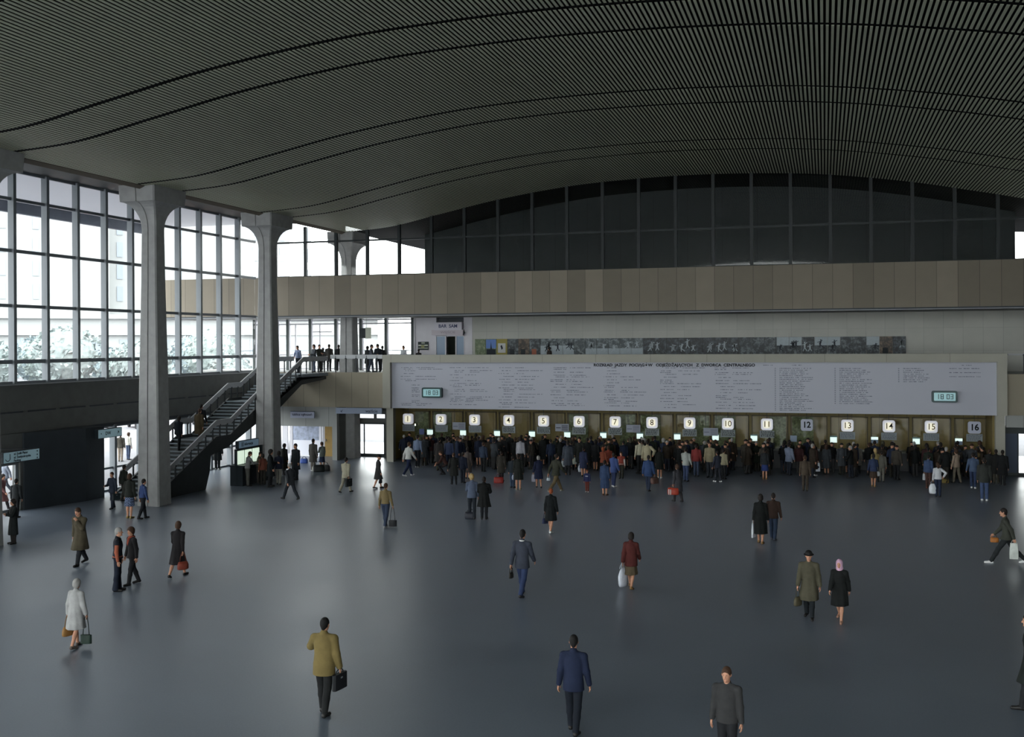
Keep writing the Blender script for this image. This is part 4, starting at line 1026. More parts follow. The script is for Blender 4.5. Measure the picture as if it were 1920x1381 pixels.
def put(me, name, mats, parent):
    o = bpy.data.objects.new(name, me)
    if len(me.materials) == 0:
        for _ in mats: me.materials.append(None)
    COL.objects.link(o); o.parent = parent
    for i, m_ in enumerate(mats): o.material_slots[i].link = 'OBJECT'; o.material_slots[i].material = m_
    return o
def person(x, y, height, heading, pose, build, top, topc, bot, botc, hair, hairc, shoec, label, z=0, group=None, cat='person', patt=None, bpatt=None, under=None, neck=None, stripe=None):
    def mk():
        me, mi, J = body_mesh(pose, build); me.materials.append(SKIN); me.materials.append(EYE); me.materials.append(LIP); me.polygons.foreach_set('material_index', mi); return me, J
    me, J = cached(('b', pose, build), mk)
    r = bpy.data.objects.new('person', me); COL.objects.link(r)
    s_ = height/(J['top']+.01) if pose != 'crouch' else height/1.78
    r.location = (x, y, z); r.rotation_euler = (0, 0, math.radians(heading)); r.scale = (s_, s_, s_)
    tag(r, label, cat, group)
    if bot != 'none': put(cached(('l', pose, build, bot), lambda: legs_mesh(pose, build, bot)), 'skirt' if 'skirt' in bot else 'trousers', [cloth(botc, bpatt)], r)
    put(cached(('t', pose, build, top), lambda: top_mesh(pose, build, top)), PN[top], [cloth(topc, patt)], r)
    if under: put(cached(('t', pose, build, under[0]), lambda: top_mesh(pose, build, under[0])), 'shirt', [cloth(under[1])], r)
    if neck: put(cached(('n', pose, build, neck[0]), lambda: neck_mesh(pose, build, neck[0])), 'scarf' if neck[0] == 'scarf' else 'collar', [cloth(neck[1])], r)
    if stripe:
        J0 = J; o = MB().box(-.11,.11,.125,.15,-.02,.02).build('chest_stripe', cloth(stripe), r, loc=Vector(J0['T']([0,0,.3])))
    if hair != 'bald': put(cached(('h', pose, build, hair), lambda: hair_mesh(pose, build, hair)), {'hat':'hat','cap':'cap','scarf':'headscarf'}.get(hair, 'hair'), [mat('hair_'+hairc, HAIRC[hairc], .7, .3, bump=.4, bscale=60)], r)
    for sd in (-1, 1): put(cached(('s', pose, build, sd), lambda: shoes_mesh(pose, build, sd)), 'shoe', [mat('shoe_%02x%02x%02x' % tuple(shoec), shoec, .5, .4)], r)
    M = Matrix.Translation((x, y, z)) @ Matrix.Rotation(math.radians(heading), 4, 'Z') @ Matrix.Scale(s_, 4)
    return r, {k: M @ Vector(J[k]) for k in J if isinstance(J[k], np.ndarray) and J[k].shape == (3,)}, s_
def bag(kind, p, rz, c, label, size=1.0, ground=None, mark=None):
    """p: the hand that holds it (or, on the floor, the point it stands on)"""
    L = {'handbag': (.3,.12,.2,.22), 'shopping': (.34,.14,.42,.1), 'brief': (.42,.1,.3,.06), 'suitcase': (.6,.2,.42,.05), 'shoulder': (.32,.12,.24,.5), 'holdall': (.5,.24,.3,.12), 'long': (.26,.08,.5,.08)}[kind]
    w, d, h, strap = [v*size for v in L]
    top = p.z-.06-strap if ground is None else ground+h
    o = Vector((p.x, p.y, top-h))
    t = empty({'handbag':'handbag','shopping':'carrier_bag','brief':'briefcase','suitcase':'suitcase','shoulder':'shoulder_bag','holdall':'holdall','long':'carrier_bag'}[kind], o, label, 'bag', None, rz)
    q = MB(); n = 12; rings = []
    prof = {'handbag': [(0,.8,.9),(.1,1,1),(.6,1,.9),(1,.8,.4)], 'shopping': [(0,.75,.9),(.15,.95,1),(.55,1,1.1),(.85,.75,.6),(1,.45,.25)], 'long': [(0,1,.9),(.5,1,1),(1,.8,.5)], 'holdall': [(0,.92,.9),(.12,1,1),(.7,1,.95),(1,.9,.45)]}.get(kind, [(0,.97,.97),(.04,1,1),(.96,1,1),(1,.97,.97)])
    ex = 2.2 if kind in ('shopping', 'handbag', 'shoulder') else 5
    vs = []
    for (t_, sx, sy) in prof:
        for k in range(n):
            a = 2*PI*(k+.5)/n; ca, sa = math.cos(a), math.sin(a); rr = (abs(ca)**ex+abs(sa)**ex)**(-1/ex)
            vs.append((w/2*sx*ca*rr, d/2*sy*sa*rr, h*t_))
    m_ = len(prof); q.raw(vs, [(j*n+k, j*n+(k+1)%n, (j+1)*n+(k+1)%n, (j+1)*n+k) for j in range(m_-1) for k in range(n)]+[tuple(range(n))[::-1], tuple((m_-1)*n+k for k in range(n))])
    if mark == 'stripes':
        for xx in (-.36, -.2): MB().box(w*xx-.018, w*xx+.018, -d*.53, d*.53, h*.04, h*.8).build('white_stripe', cloth((225,225,225)), t)
    if mark == 'emblem': MB().prism([(w*.28*math.cos(a*PI/8), h*.5+w*.28*math.sin(a*PI/8)) for a in range(16)], 1, -d*.53, -d*.49).build('emblem', cloth((50,60,90)), t)
    gloss = .35 if kind in ('shopping', 'long') else .55
    bb = q.build('bag_body', mat('bag_%02x%02x%02x' % tuple(c), c, gloss, .4, noise=.12, nscale=8), t, smooth=kind in ('handbag', 'shopping', 'shoulder', 'holdall'))
    sw = w*.28; hc = tuple(int(v*.7) for v in c)
    q = MB(); k = 6
    for yy in ((0,) if strap > .2 or kind in ('brief','suitcase') else (-d*.2, d*.2)):
        q.tube([(-sw, yy, h*.97)]+[(-sw*math.cos(PI*j/k)*(1 if strap < .2 else .9), yy*(1-math.sin(PI*j/k)), h+(strap+.02)*math.sin(PI*j/k)) for j in range(1, k)]+[(sw, yy, h*.97)], .008*size+.003, 6)
    q.build('bag_handle', mat('bag_%02x%02x%02x' % hc, hc, .5, .4), t, smooth=True)
    if kind == 'brief' or kind == 'suitcase': MB().box(-.03,.03,-d/2-.006,-d/2,h*.7,h*.8).build('clasp', FRAME, bb)
    return t

# ------------------------------------------------------------------ everyone in the picture
r_, J_, s_ = person(-16.78, 21.32, 1.59, -4, 'stroll', 'f', 'coat', (172, 172, 172), 'none', (0, 0, 0), 'bob', 'grey', (90, 80, 75), 'grey-haired person in a knee-length white coat walking away with two handbags')
bag('shoulder', J_['wr1'], math.radians(10), (34, 52, 44), 'small dark green long-strapped handbag at the right of the white-coated walker', 0.85)
bag('handbag', J_['wr-1'], math.radians(80), (150, 110, 60), 'tan handbag held at the left side of the white-coated walker', 1.1)
r_, J_, s_ = person(-9.16, 18.70, 1.83, 4, 'armup', 'm', 'parka', (130, 108, 50), 'trousers', (36, 38, 40), 'short', 'black', (28, 26, 26), 'dark-haired person in a mustard jacket walking away, left arm raised to the face')
bag('brief', J_['wr1'], math.radians(80), (26, 28, 32), 'black bag held upright beside the mustard-jacketed walker', 1)
r_, J_, s_ = person(-4.38, 19.01, 1.75, 0, 'stroll', 'm', 'blazer', (32, 44, 76), 'trousers', (28, 34, 48), 'short', 'black', (28, 26, 26), 'person in a dark navy suit jacket walking away at the bottom centre of the floor')
r_, J_, s_ = person(-1.56, 17.95, 1.72, 170, 'stand', 'm', 'jacket', (60, 60, 62), 'trousers', (40, 42, 46), 'short', 'brown', (28, 26, 26), 'person nearest to the viewer, only head and shoulders rising at the bottom edge')
r_, J_, s_ = person(3.76, 22.47, 1.83, 80, 'stroll', 'm', 'coat', (38, 44, 40), 'trousers', (40, 42, 46), 'short', 'dark', (28, 26, 26), 'person in a dark coat cut off by the right edge of the picture')
r_, J_, s_ = person(-22.98, 29.45, 1.85, 176, 'handface', 'm', 'coat', (84, 74, 54), 'trousers', (40, 42, 50), 'short', 'brown', (28, 26, 26), 'person in an olive-brown coat walking forward with one hand raised to the face')
bag('long', J_['wr1'], math.radians(80), (190, 190, 190), 'narrow pale bag hanging by the leg of the person in the olive-brown coat', 0.5)
r_, J_, s_ = person(-19.48, 26.57, 1.82, -60, 'stand', 'm', 'vest', (34, 38, 48), 'flares', (34, 42, 60), 'short', 'grey', (28, 26, 26), 'grey-haired person with orange shirt sleeves and dark vest turned toward a companion', under=('shirt', (190, 84, 50)))
r_, J_, s_ = person(-19.58, 27.40, 1.69, 150, 'stroll', 'm', 'jacket', (40, 38, 42), 'trousers', (40, 42, 46), 'curly', 'brown', (28, 26, 26), 'person in a dark jacket and orange neck scarf walking beside the grey-haired one', neck=('scarf', (190, 70, 45)))
r_, J_, s_ = person(-18.88, 28.64, 1.68, 8, 'walk2', 'f', 'dress', (40, 36, 40), 'none', (0, 0, 0), 'bob', 'brown', (28, 26, 26), 'person in a dark calf-length dress walking away with a rust-brown bag')
bag('handbag', J_['wr1'], math.radians(60), (130, 60, 45), 'rust-brown handbag on the arm of the person in the dark dress', 1.2)
r_, J_, s_ = person(-16.23, 38.48, 1.70, -6, 'stroll', 'm', 'shirt', (130, 108, 62), 'trousers', (52, 66, 96), 'short', 'brown', (140, 140, 140), 'person in a khaki shirt and jeans walking away across the middle of the floor')
bag('shoulder', J_['wr1'], math.radians(20), (26, 28, 32), 'black bag slung at the hip of the person in the khaki shirt', 1)
r_, J_, s_ = person(-13.64, 41.23, 1.80, 20, 'wait', 'f', 'jacket', (84, 98, 128), 'trousers', (40, 46, 58), 'curly', 'blond', (28, 26, 26), 'blond person in a pale denim jacket standing beside a companion in a big black coat')
r_, J_, s_ = person(-13.13, 41.23, 1.71, 10, 'folded', 'm', 'cape', (30, 32, 32), 'trousers', (34, 38, 44), 'short', 'dark', (28, 26, 26), 'person in a bulky black coat standing right of the blond one')
bag('holdall', Vector((-13.71, 41.22, 0)), math.radians(10), (34, 36, 48), 'dark holdall with pale straps standing at the feet of the blond person', 0.9, ground=0)
r_, J_, s_ = person(-9.80, 38.92, 1.64, -10, 'stroll', 'f', 'coat', (26, 30, 34), 'none', (0, 0, 0), 'short', 'ginger', (225, 225, 225), 'person in a black knee-length coat with white shoes walking away')
bag('handbag', J_['wr-1'], math.radians(60), (44, 52, 80), 'dark blue handbag beside the black coat and white shoes', 1)
r_, J_, s_ = person(-8.11, 28.91, 1.85, -4, 'walk', 'm', 'blazer', (60, 66, 84), 'trousers', (46, 62, 110), 'short', 'black', (28, 26, 26), 'person in a grey jacket, white collar and blue trousers striding away', neck=('collar', (225, 225, 225)))
bag('handbag', J_['wr-1'], math.radians(80), (44, 42, 38), 'small dark bag at the left hip of the grey jacket wearer', 0.8)
r_, J_, s_ = person(-5.36, 30.66, 1.59, -2, 'walk', 'f', 'parka', (96, 36, 34), 'skirt', (96, 80, 56), 'bob', 'dark', (120, 90, 50), 'person in a dark red jacket and brown skirt walking away')
bag('shopping', J_['wr-1'], math.radians(70), (205, 210, 222), 'white plastic carrier bag carried by the person in the dark red jacket', 1.25)
r_, J_, s_ = person(-2.18, 38.68, 1.71, -4, 'stroll', 'f', 'longcoat', (26, 30, 30), 'none', (0, 0, 0), 'bob', 'dark', (120, 90, 50), 'person in a long black coat walking away arm to arm with a companion in brown')
bag('long', J_['wr-1'], math.radians(70), (215, 220, 228), 'white bag with dark pattern hanging beside the long black coat', 1)
r_, J_, s_ = person(-1.78, 39.42, 1.67, -8, 'stroll', 'm', 'jacket', (66, 46, 38), 'trousers', (46, 62, 92), 'short', 'dark', (60, 60, 70), 'person in a dark brown jacket and jeans walking right of the long black coat')
r_, J_, s_ = person(-0.41, 28.48, 1.72, 174, 'stroll', 'm', 'coat', (86, 82, 62), 'trousers', (34, 40, 46), 'hat', 'black', (28, 26, 26), 'person in a black hat and olive coat walking toward the viewer')
bag('handbag', J_['wr1'], math.radians(60), (84, 78, 60), 'crumpled bag in the hand of the person in the black hat', 1.1)
r_, J_, s_ = person(0.34, 28.41, 1.56, 168, 'walk', 'f', 'coat', (30, 34, 34), 'none', (0, 0, 0), 'scarf', 'pink', (165, 125, 105), 'person in a pink headscarf and black coat walking toward the viewer')
r_, J_, s_ = person(5.50, 37.08, 1.75, 86, 'stride', 'm', 'jacket', (66, 70, 60), 'trousers', (42, 46, 50), 'short', 'dark', (225, 225, 225), 'person in white shoes taking a long stride near the right edge')
bag('holdall', J_['wr1'], math.radians(0), (170, 105, 45), 'small orange-brown bag under the arm of the striding person', 0.5)
bag('long', J_['wr-1'], math.radians(0), (200, 205, 200), 'long white bag swinging in front of the striding person', 1.0)
r_, J_, s_ = person(-23.34, 44.34, 1.65, 60, 'stride', 'm', 'blazer', (52, 56, 64), 'trousers', (46, 50, 60), 'short', 'grey', (28, 26, 26), 'grey-haired person in a dark suit striding left in front of the information stand')
r_, J_, s_ = person(-21.88, 47.06, 1.67, -8, 'walk2', 'm', 'blazer', (176, 168, 140), 'trousers', (160, 152, 130), 'short', 'dark', (28, 26, 26), 'person in a cream suit walking away left of the street door passage')
bag('brief', J_['wr1'], math.radians(80), (30, 34, 36), 'large dark briefcase carried by the person in the cream suit', 1.2)
r_, J_, s_ = person(-20.98, 48.85, 1.62, -60, 'stroll', 'f', 'coat', (64, 62, 64), 'none', (0, 0, 0), 'hat', 'black', (28, 26, 26), 'person in a grey coat and dark hat walking right in front of the street door')
bag('handbag', J_['wr1'], math.radians(90), (36, 38, 46), 'dark handbag carried by the person in the grey coat and hat', 1.1)
r_, J_, s_ = person(-21.36, 53.81, 1.82, -30, 'walk', 'm', 'sweater', (200, 200, 196), 'trousers', (36, 48, 86), 'short', 'brown', (225, 225, 225), 'person in a white pullover and blue trousers walking toward ticket window 1')
r_, J_, s_ = person(-22.33, 57.67, 1.86, -10, 'stand', 'm', 'shirt', (110, 130, 170), 'trousers', (30, 32, 40), 'short', 'dark', (150, 150, 150), 'person in a light blue shirt standing below number 1')
r_, J_, s_ = person(-27.65, 48.02, 1.73, -40, 'counter', 'm', 'sweater', (120, 122, 124), 'trousers', (92, 92, 86), 'short', 'brown', (28, 26, 26), 'person in a grey pullover leaning over the left end of the information stand')
r_, J_, s_ = person(-27.66, 49.08, 1.62, -70, 'counter', 'f', 'shirt', (90, 84, 64), 'trousers', (66, 60, 56), 'short', 'dark', (28, 26, 26), 'person in a brown-green shirt reading at the middle of the information stand')
r_, J_, s_ = person(-27.21, 48.76, 1.56, 60, 'stand', 'f', 'jacket', (130, 62, 44), 'trousers', (52, 48, 44), 'bob', 'dark', (28, 26, 26), 'person in a rust-red jacket standing close to the information stand')
r_, J_, s_ = person(-26.43, 48.11, 1.85, -60, 'wait', 'm', 'coat', (28, 34, 38), 'trousers', (40, 42, 46), 'curly', 'dark', (28, 26, 26), 'person in a black coat with bushy hair at the right end of the information stand')
r_, J_, s_ = person(-26.42, 48.95, 1.69, 20, 'bagarm', 'f', 'jacket', (34, 40, 62), 'trousers', (130, 126, 116), 'bob', 'dark', (28, 26, 26), 'person in a navy jacket and pale trousers seen from behind at the information stand')
r_, J_, s_ = person(-28.09, 52.65, 1.70, -20, 'stand', 'f', 'longcoat', (34, 36, 30), 'trousers', (40, 42, 46), 'bob', 'dark', (28, 26, 26), 'person in a long dark coat beside the second column, facing the notice board')
r_, J_, s_ = person(-26.49, 50.92, 1.90, 160, 'stand', 'm', 'coat', (36, 42, 50), 'trousers', (34, 38, 46), 'short', 'dark', (28, 26, 26), 'tall person in a dark coat waiting in front of the notice board')
r_, J_, s_ = person(-27.35, 54.60, 1.81, -12, 'stand', 'm', 'coat', (86, 84, 78), 'trousers', (120, 114, 104), 'short', 'dark', (225, 225, 225), 'person in a grey-brown coat and pale trousers looking at the notice board')
r_, J_, s_ = person(-27.20, 55.42, 1.56, 60, 'wait', 'f', 'jacket', (120, 132, 126), 'skirt', (44, 58, 100), 'bob', 'brown', (28, 26, 26), 'person in a pale grey-green jacket standing by a pile of luggage')
bag('holdall', Vector((-26.92, 54.44, 0)), math.radians(30), (28, 34, 34), 'big black holdall on the floor beside the pale trousers', 1.3, ground=0)
bag('holdall', Vector((-26.77, 55.00, 0)), math.radians(-20), (34, 34, 36), 'second black holdall lying right of the first one', 1.1, ground=0)
bag('shopping', Vector((-27.29, 54.61, 0)), math.radians(0), (215, 215, 205), 'white carrier bag on the floor against the pale trousers', 0.8, ground=0)
bag('holdall', Vector((-29.73, 58.18, 0)), math.radians(10), (60, 90, 170), 'bright blue bag on the floor below the notice board', 0.9, ground=0)
r_, J_, s_ = person(-29.55, 39.97, 1.59, 170, 'bagarm', 'm', 'blazer', (44, 52, 72), 'trousers', (36, 44, 62), 'short', 'brown', (28, 26, 26), 'person in a navy suit standing left of the group by the first column')
bag('brief', J_['wr-1'], math.radians(70), (30, 40, 44), 'dark briefcase in the hand of the person in the navy suit', 0.9)
r_, J_, s_ = person(-30.59, 42.17, 1.62, -10, 'stroll', 'f', 'jacket', (44, 50, 44), 'trousers', (60, 58, 52), 'short', 'dark', (28, 26, 26), 'person in a dark jacket walking away at the foot of the stairs')
r_, J_, s_ = person(-27.22, 37.91, 1.82, 6, 'stand', 'f', 'jacket', (40, 42, 38), 'skirt', (52, 64, 92), 'bob', 'brown', (150, 130, 80), 'person in a dark jacket and blue plaid skirt by the first column', bpatt='plaid')
r_, J_, s_ = person(-26.61, 37.93, 1.62, -30, 'stroll', 'm', 'shirt', (46, 70, 130), 'trousers', (34, 36, 42), 'short', 'dark', (28, 26, 26), 'person in a bright blue top and black trousers walking past the first column')
r_, J_, s_ = person(-31.87, 36.87, 1.60, 10, 'stand', 'm', 'jacket', (48, 50, 54), 'trousers', (34, 36, 40), 'short', 'dark', (28, 26, 26), 'person in a dark jacket standing before the leftmost glass doors')
r_, J_, s_ = person(-27.74, 31.95, 1.59, 150, 'folded', 'm', 'longcoat', (34, 38, 40), 'trousers', (46, 42, 40), 'curly', 'dark', (28, 26, 26), 'person in a long dark coat standing at the left edge below the direction sign')
r_, J_, s_ = person(-33.81, 38.28, 1.57, -80, 'walk', 'f', 'coat', (120, 66, 66), 'trousers', (44, 40, 44), 'bob', 'dark', (28, 26, 26), 'person in a dull red coat coming in at the leftmost glass doors')
r_, J_, s_ = person(-33.00, 54.02, 1.90, 10, 'stand', 'm', 'coat', (38, 44, 46), 'trousers', (34, 38, 42), 'short', 'dark', (200, 200, 200), 'person in white shoes behind the staircase, only the legs showing under it')
r_, J_, s_ = person(-30.4, 44.75, 1.72, 0, 'climb', 'm', 'coat', (40, 46, 54), 'trousers', (40, 42, 46), 'short', 'dark', (28, 26, 26), 'person in a dark coat climbing the lowest flight of the stairs', z=1.09)
r_, J_, s_ = person(-30.5, 46.35, 1.7, 4, 'climb', 'f', 'jacket', (34, 40, 50), 'trousers', (40, 42, 46), 'bob', 'dark', (28, 26, 26), 'person in a dark blue jacket climbing near the top of the lowest flight', z=1.86)
r_, J_, s_ = person(-29.7, 46.9, 1.74, 0, 'climb', 'm', 'coat', (84, 68, 44), 'trousers', (74, 56, 42), 'short', 'brown', (28, 26, 26), 'person in a brown coat climbing the lowest flight beside the hall-side railing', z=2.17)
r_, J_, s_ = person(-30.2, 47.9, 1.72, 0, 'stroll', 'm', 'jacket', (34, 38, 46), 'trousers', (40, 42, 46), 'short', 'dark', (28, 26, 26), 'person in a dark jacket crossing the lower stair landing', z=2.35)
r_, J_, s_ = person(-30.67, 59.3, 1.66, 160, 'hip', 'm', 'shirt', (110, 128, 170), 'trousers', (46, 52, 60), 'short', 'dark', (28, 26, 26), 'person in a pale blue shirt standing at the top of the stairs', z=5.33)
r_, J_, s_ = person(-30.40, 60.9, 1.72, 150, 'wait', 'f', 'jacket', (70, 76, 84), 'trousers', (84, 96, 124), 'bob', 'brown', (28, 26, 26), 'person in jeans leaning on the gallery railing near the stairs', z=5.33)
r_, J_, s_ = person(-30.33, 61.5, 1.72, -120, 'folded', 'm', 'jacket', (60, 66, 58), 'trousers', (54, 56, 54), 'short', 'dark', (28, 26, 26), 'person in a dark green jacket beside the one in jeans at the gallery railing', z=5.33)
r_, J_, s_ = person(-30.64, 63.5, 1.74, 10, 'stand', 'm', 'jacket', (54, 50, 48), 'trousers', (40, 42, 46), 'short', 'dark', (28, 26, 26), 'person in a dark jacket behind the railing looking out of the gallery windows', z=5.33)
r_, J_, s_ = person(-30.34, 64.3, 1.7, 30, 'stand', 'm', 'jacket', (44, 46, 52), 'trousers', (40, 42, 46), 'short', 'dark', (28, 26, 26), 'person in dark clothes half hidden left of the gallery column', z=5.33)
r_, J_, s_ = person(-31.79, 65.0, 1.5, 20, 'wait', 'f', 'jacket', (60, 58, 60), 'trousers', (40, 42, 46), 'bob', 'dark', (28, 26, 26), 'shorter person by the gallery window between two taller ones', z=5.33)
r_, J_, s_ = person(-26.79, 61.4, 1.7, -70, 'bagarm', 'm', 'jacket', (70, 74, 88), 'trousers', (70, 82, 104), 'short', 'dark', (28, 26, 26), 'person in grey-blue leaning on the gallery railing right of the column', z=5.33)
r_, J_, s_ = person(-26.63, 62.1, 1.74, 60, 'wait', 'm', 'jacket', (54, 60, 72), 'trousers', (54, 56, 62), 'short', 'dark', (28, 26, 26), 'person in dark blue facing the grey-blue one at the gallery railing', z=5.33)
r_, J_, s_ = person(-27.36, 64.5, 1.62, 20, 'stand', 'f', 'jacket', (50, 50, 54), 'trousers', (40, 42, 46), 'bob', 'dark', (28, 26, 26), 'person by the gallery window behind the talking pair', z=5.33)
r_, J_, s_ = person(-28.54, 64.8, 1.6, -20, 'stand', 'f', 'coat', (48, 50, 56), 'trousers', (40, 42, 46), 'bob', 'dark', (28, 26, 26), 'person in a dark coat in front of the gallery glass right of the column', z=5.33)
r_, J_, s_ = person(-24.97, 62.2, 1.62, 170, 'stand', 'f', 'shirt', (190, 195, 205), 'skirt', (70, 70, 80), 'bob', 'brown', (28, 26, 26), 'person in a white blouse standing behind the top of the timetable board', z=5.33)
r_, J_, s_ = person(-24.37, 63.2, 1.4, 0, 'stand', 'f', 'jacket', (60, 60, 60), 'skirt', (40, 42, 46), 'short', 'dark', (28, 26, 26), 'short person whose dark hair just shows above the board left of the bar', z=5.33)
r_, J_, s_ = person(-16.20, 64.2, 1.5, 60, 'stand', 'f', 'jacket', (90, 80, 76), 'trousers', (40, 42, 46), 'bob', 'dark', (28, 26, 26), 'person passing the photographs on the gallery, only the head showing', z=5.33)
r_, J_, s_ = person(-13.42, 50.92, 1.56, 30, 'bagarm', 'f', 'coat', (36, 44, 80), 'none', (0, 0, 0), 'bob', 'grey', (28, 26, 26), 'grey-haired person in a navy coat standing behind the queue under number 5')
bag('long', J_['wr-1'], math.radians(20), (150, 150, 165), 'slim grey bag leaning from the hand of the navy-coated person', 0.7)
r_, J_, s_ = person(-12.25, 49.65, 1.82, -30, 'stride', 'm', 'jacket', (60, 62, 50), 'trousers', (112, 92, 58), 'short', 'dark', (150, 150, 140), 'person in khaki trousers leaning forward behind the queues under number 5')
bag('handbag', J_['wr-1'], math.radians(40), (200, 210, 220), 'white bag in the hand of the person in khaki trousers', 0.7)
r_, J_, s_ = person(-10.81, 50.01, 1.06, 176, 'stand', 'm', 'jacket', (46, 54, 110), 'trousers', (130, 50, 40), 'cap', 'ginger', (225, 225, 225), 'child in a blue jacket with a white chest stripe and red trousers', stripe=(225, 225, 225))
r_, J_, s_ = person(-12.26, 55.79, 1.56, -10, 'stand', 'f', 'coat', (44, 54, 92), 'none', (0, 0, 0), 'short', 'dark', (28, 26, 26), 'person in a dark blue coat standing behind the child with the red trousers')
bag('shopping', J_['wr-1'], math.radians(60), (205, 212, 225), 'white carrier bag held left of the child in red trousers', 0.9)
r_, J_, s_ = person(-9.79, 49.14, 1.63, -6, 'stand', 'f', 'longcoat', (48, 72, 118), 'none', (0, 0, 0), 'short', 'dark', (90, 60, 45), 'person in a long blue coat standing behind the queues below number 7')
r_, J_, s_ = person(-9.95, 52.19, 1.67, -30, 'wait', 'm', 'parka', (62, 86, 160), 'trousers', (52, 66, 116), 'short', 'dark', (225, 225, 225), 'person in a bright blue anorak right beside the long blue coat')
r_, J_, s_ = person(-11.25, 56.04, 1.56, -20, 'wait', 'f', 'jacket', (150, 62, 38), 'trousers', (40, 42, 46), 'bob', 'ginger', (28, 26, 26), 'person in an orange jacket left of the blue anorak under number 7')
r_, J_, s_ = person(-11.11, 56.79, 1.56, 20, 'stand', 'f', 'jacket', (160, 60, 40), 'skirt', (40, 42, 46), 'bob', 'brown', (28, 26, 26), 'person in a red-orange top just behind the blue anorak')
r_, J_, s_ = person(-10.16, 55.37, 1.40, 180, 'stand', 'm', 'vest', (165, 56, 42), 'trousers', (60, 60, 50), 'bob', 'brown', (28, 26, 26), 'child in a red vest with white sleeves right of the blue anorak', under=('shirt', (200, 195, 190)))
r_, J_, s_ = person(-8.07, 51.07, 1.70, -8, 'stroll', 'm', 'parka', (46, 74, 130), 'trousers', (46, 58, 86), 'short', 'dark', (28, 26, 26), 'person in a blue jacket under number 8 carrying a brown travel bag')
bag('holdall', J_['wr1'], math.radians(60), (96, 70, 62), 'brown travel bag carried under number 8', 1.0)
r_, J_, s_ = person(-9.56, 57.65, 1.89, 40, 'stand', 'm', 'shirt', (196, 190, 158), 'trousers', (40, 42, 46), 'short', 'dark', (28, 26, 26), 'person in a cream shirt standing below number 8')
r_, J_, s_ = person(-9.10, 57.28, 1.85, -8, 'hip', 'm', 'parka', (176, 164, 126), 'trousers', (44, 48, 60), 'short', 'black', (28, 26, 26), 'person in a beige blouson seen from behind below number 8')
r_, J_, s_ = person(-8.27, 56.06, 1.61, 0, 'stand', 'f', 'coat', (28, 32, 30), 'none', (0, 0, 0), 'short', 'dark', (225, 225, 225), 'person in a black coat with pale shoes right of the beige blouson')
r_, J_, s_ = person(-6.27, 47.94, 1.65, 40, 'stroll', 'f', 'coat', (66, 66, 74), 'trousers', (60, 56, 60), 'bob', 'brown', (28, 26, 26), 'person in a grey checked coat walking left with a striped red bag')
bag('holdall', J_['wr-1'], math.radians(0), (165, 60, 42), 'red bag with white stripes carried in front of the grey checked coat', 1.0, mark='stripes')
r_, J_, s_ = person(-6.79, 55.08, 1.73, -16, 'wait', 'm', 'jacket', (165, 172, 165), 'trousers', (60, 76, 122), 'short', 'dark', (28, 26, 26), 'person in a pale grey blouson and jeans below number 9')
r_, J_, s_ = person(-6.50, 57.19, 1.71, 0, 'stand', 'm', 'jacket', (165, 50, 48), 'trousers', (66, 80, 112), 'short', 'dark', (28, 26, 26), 'person in a red jacket and jeans below number 9')
r_, J_, s_ = person(-5.77, 56.90, 1.86, 175, 'stand', 'm', 'blazer', (150, 136, 102), 'trousers', (44, 50, 62), 'short', 'brown', (28, 26, 26), 'person in an open tan jacket facing the hall between numbers 9 and 10')
r_, J_, s_ = person(-5.21, 55.25, 1.56, 40, 'bagarm', 'm', 'jacket', (52, 58, 76), 'trousers', (48, 52, 62), 'short', 'dark', (225, 225, 225), 'person in a dark blue-grey jacket stepping left below number 10')
r_, J_, s_ = person(-5.02, 56.40, 1.56, -20, 'stand', 'f', 'jacket', (168, 158, 120), 'trousers', (40, 42, 46), 'short', 'dark', (28, 26, 26), 'person in a beige jacket half behind the dark blue-grey one')
r_, J_, s_ = person(-2.98, 56.90, 1.59, -4, 'stand', 'f', 'jacket', (44, 48, 54), 'skirt', (40, 64, 140), 'short', 'dark', (150, 110, 60), 'person in a dark jacket and bright blue skirt below number 11')
r_, J_, s_ = person(-1.85, 59.04, 1.70, -30, 'wait', 'm', 'parka', (120, 134, 168), 'trousers', (44, 50, 66), 'short', 'dark', (28, 26, 26), 'person in a shiny silver-blue anorak between numbers 11 and 12')
bag('long', J_['wr-1'], math.radians(20), (200, 200, 195), 'pale strap bag hanging below the silver-blue anorak', 0.7)
r_, J_, s_ = person(-0.91, 52.85, 1.69, 0, 'stand', 'm', 'blazer', (84, 70, 56), 'trousers', (74, 62, 54), 'short', 'brown', (28, 26, 26), 'person in a brown suit standing alone below number 12')
r_, J_, s_ = person(-0.57, 59.11, 1.66, -30, 'stand', 'f', 'longcoat', (70, 48, 42), 'trousers', (40, 42, 46), 'bob', 'brown', (225, 225, 225), 'person in a dark rust coat right of the brown suit')
bag('long', J_['wr1'], math.radians(15), (205, 212, 222), 'white bag with a dark round emblem held right of the brown suit', 0.9, mark='emblem')
r_, J_, s_ = person(1.24, 61.27, 1.56, -30, 'hip', 'f', 'sweater', (196, 170, 146), 'trousers', (40, 42, 46), 'bob', 'dark', (28, 26, 26), 'person in a pale pink-beige pullover below number 13')
r_, J_, s_ = person(1.66, 60.38, 1.62, 10, 'stand', 'm', 'coat', (130, 126, 118), 'trousers', (40, 42, 46), 'short', 'dark', (28, 26, 26), 'person in a pale grey coat below number 13')
r_, J_, s_ = person(2.25, 55.20, 1.60, -10, 'bagarm', 'f', 'jacket', (46, 62, 104), 'skirt', (74, 54, 44), 'bob', 'dark', (150, 120, 70), 'person in a dark blue jacket standing below number 14')
bag('handbag', J_['wr1'], math.radians(20), (215, 218, 222), 'round white bag between the dark blue jacket and the grey suit', 1.1)
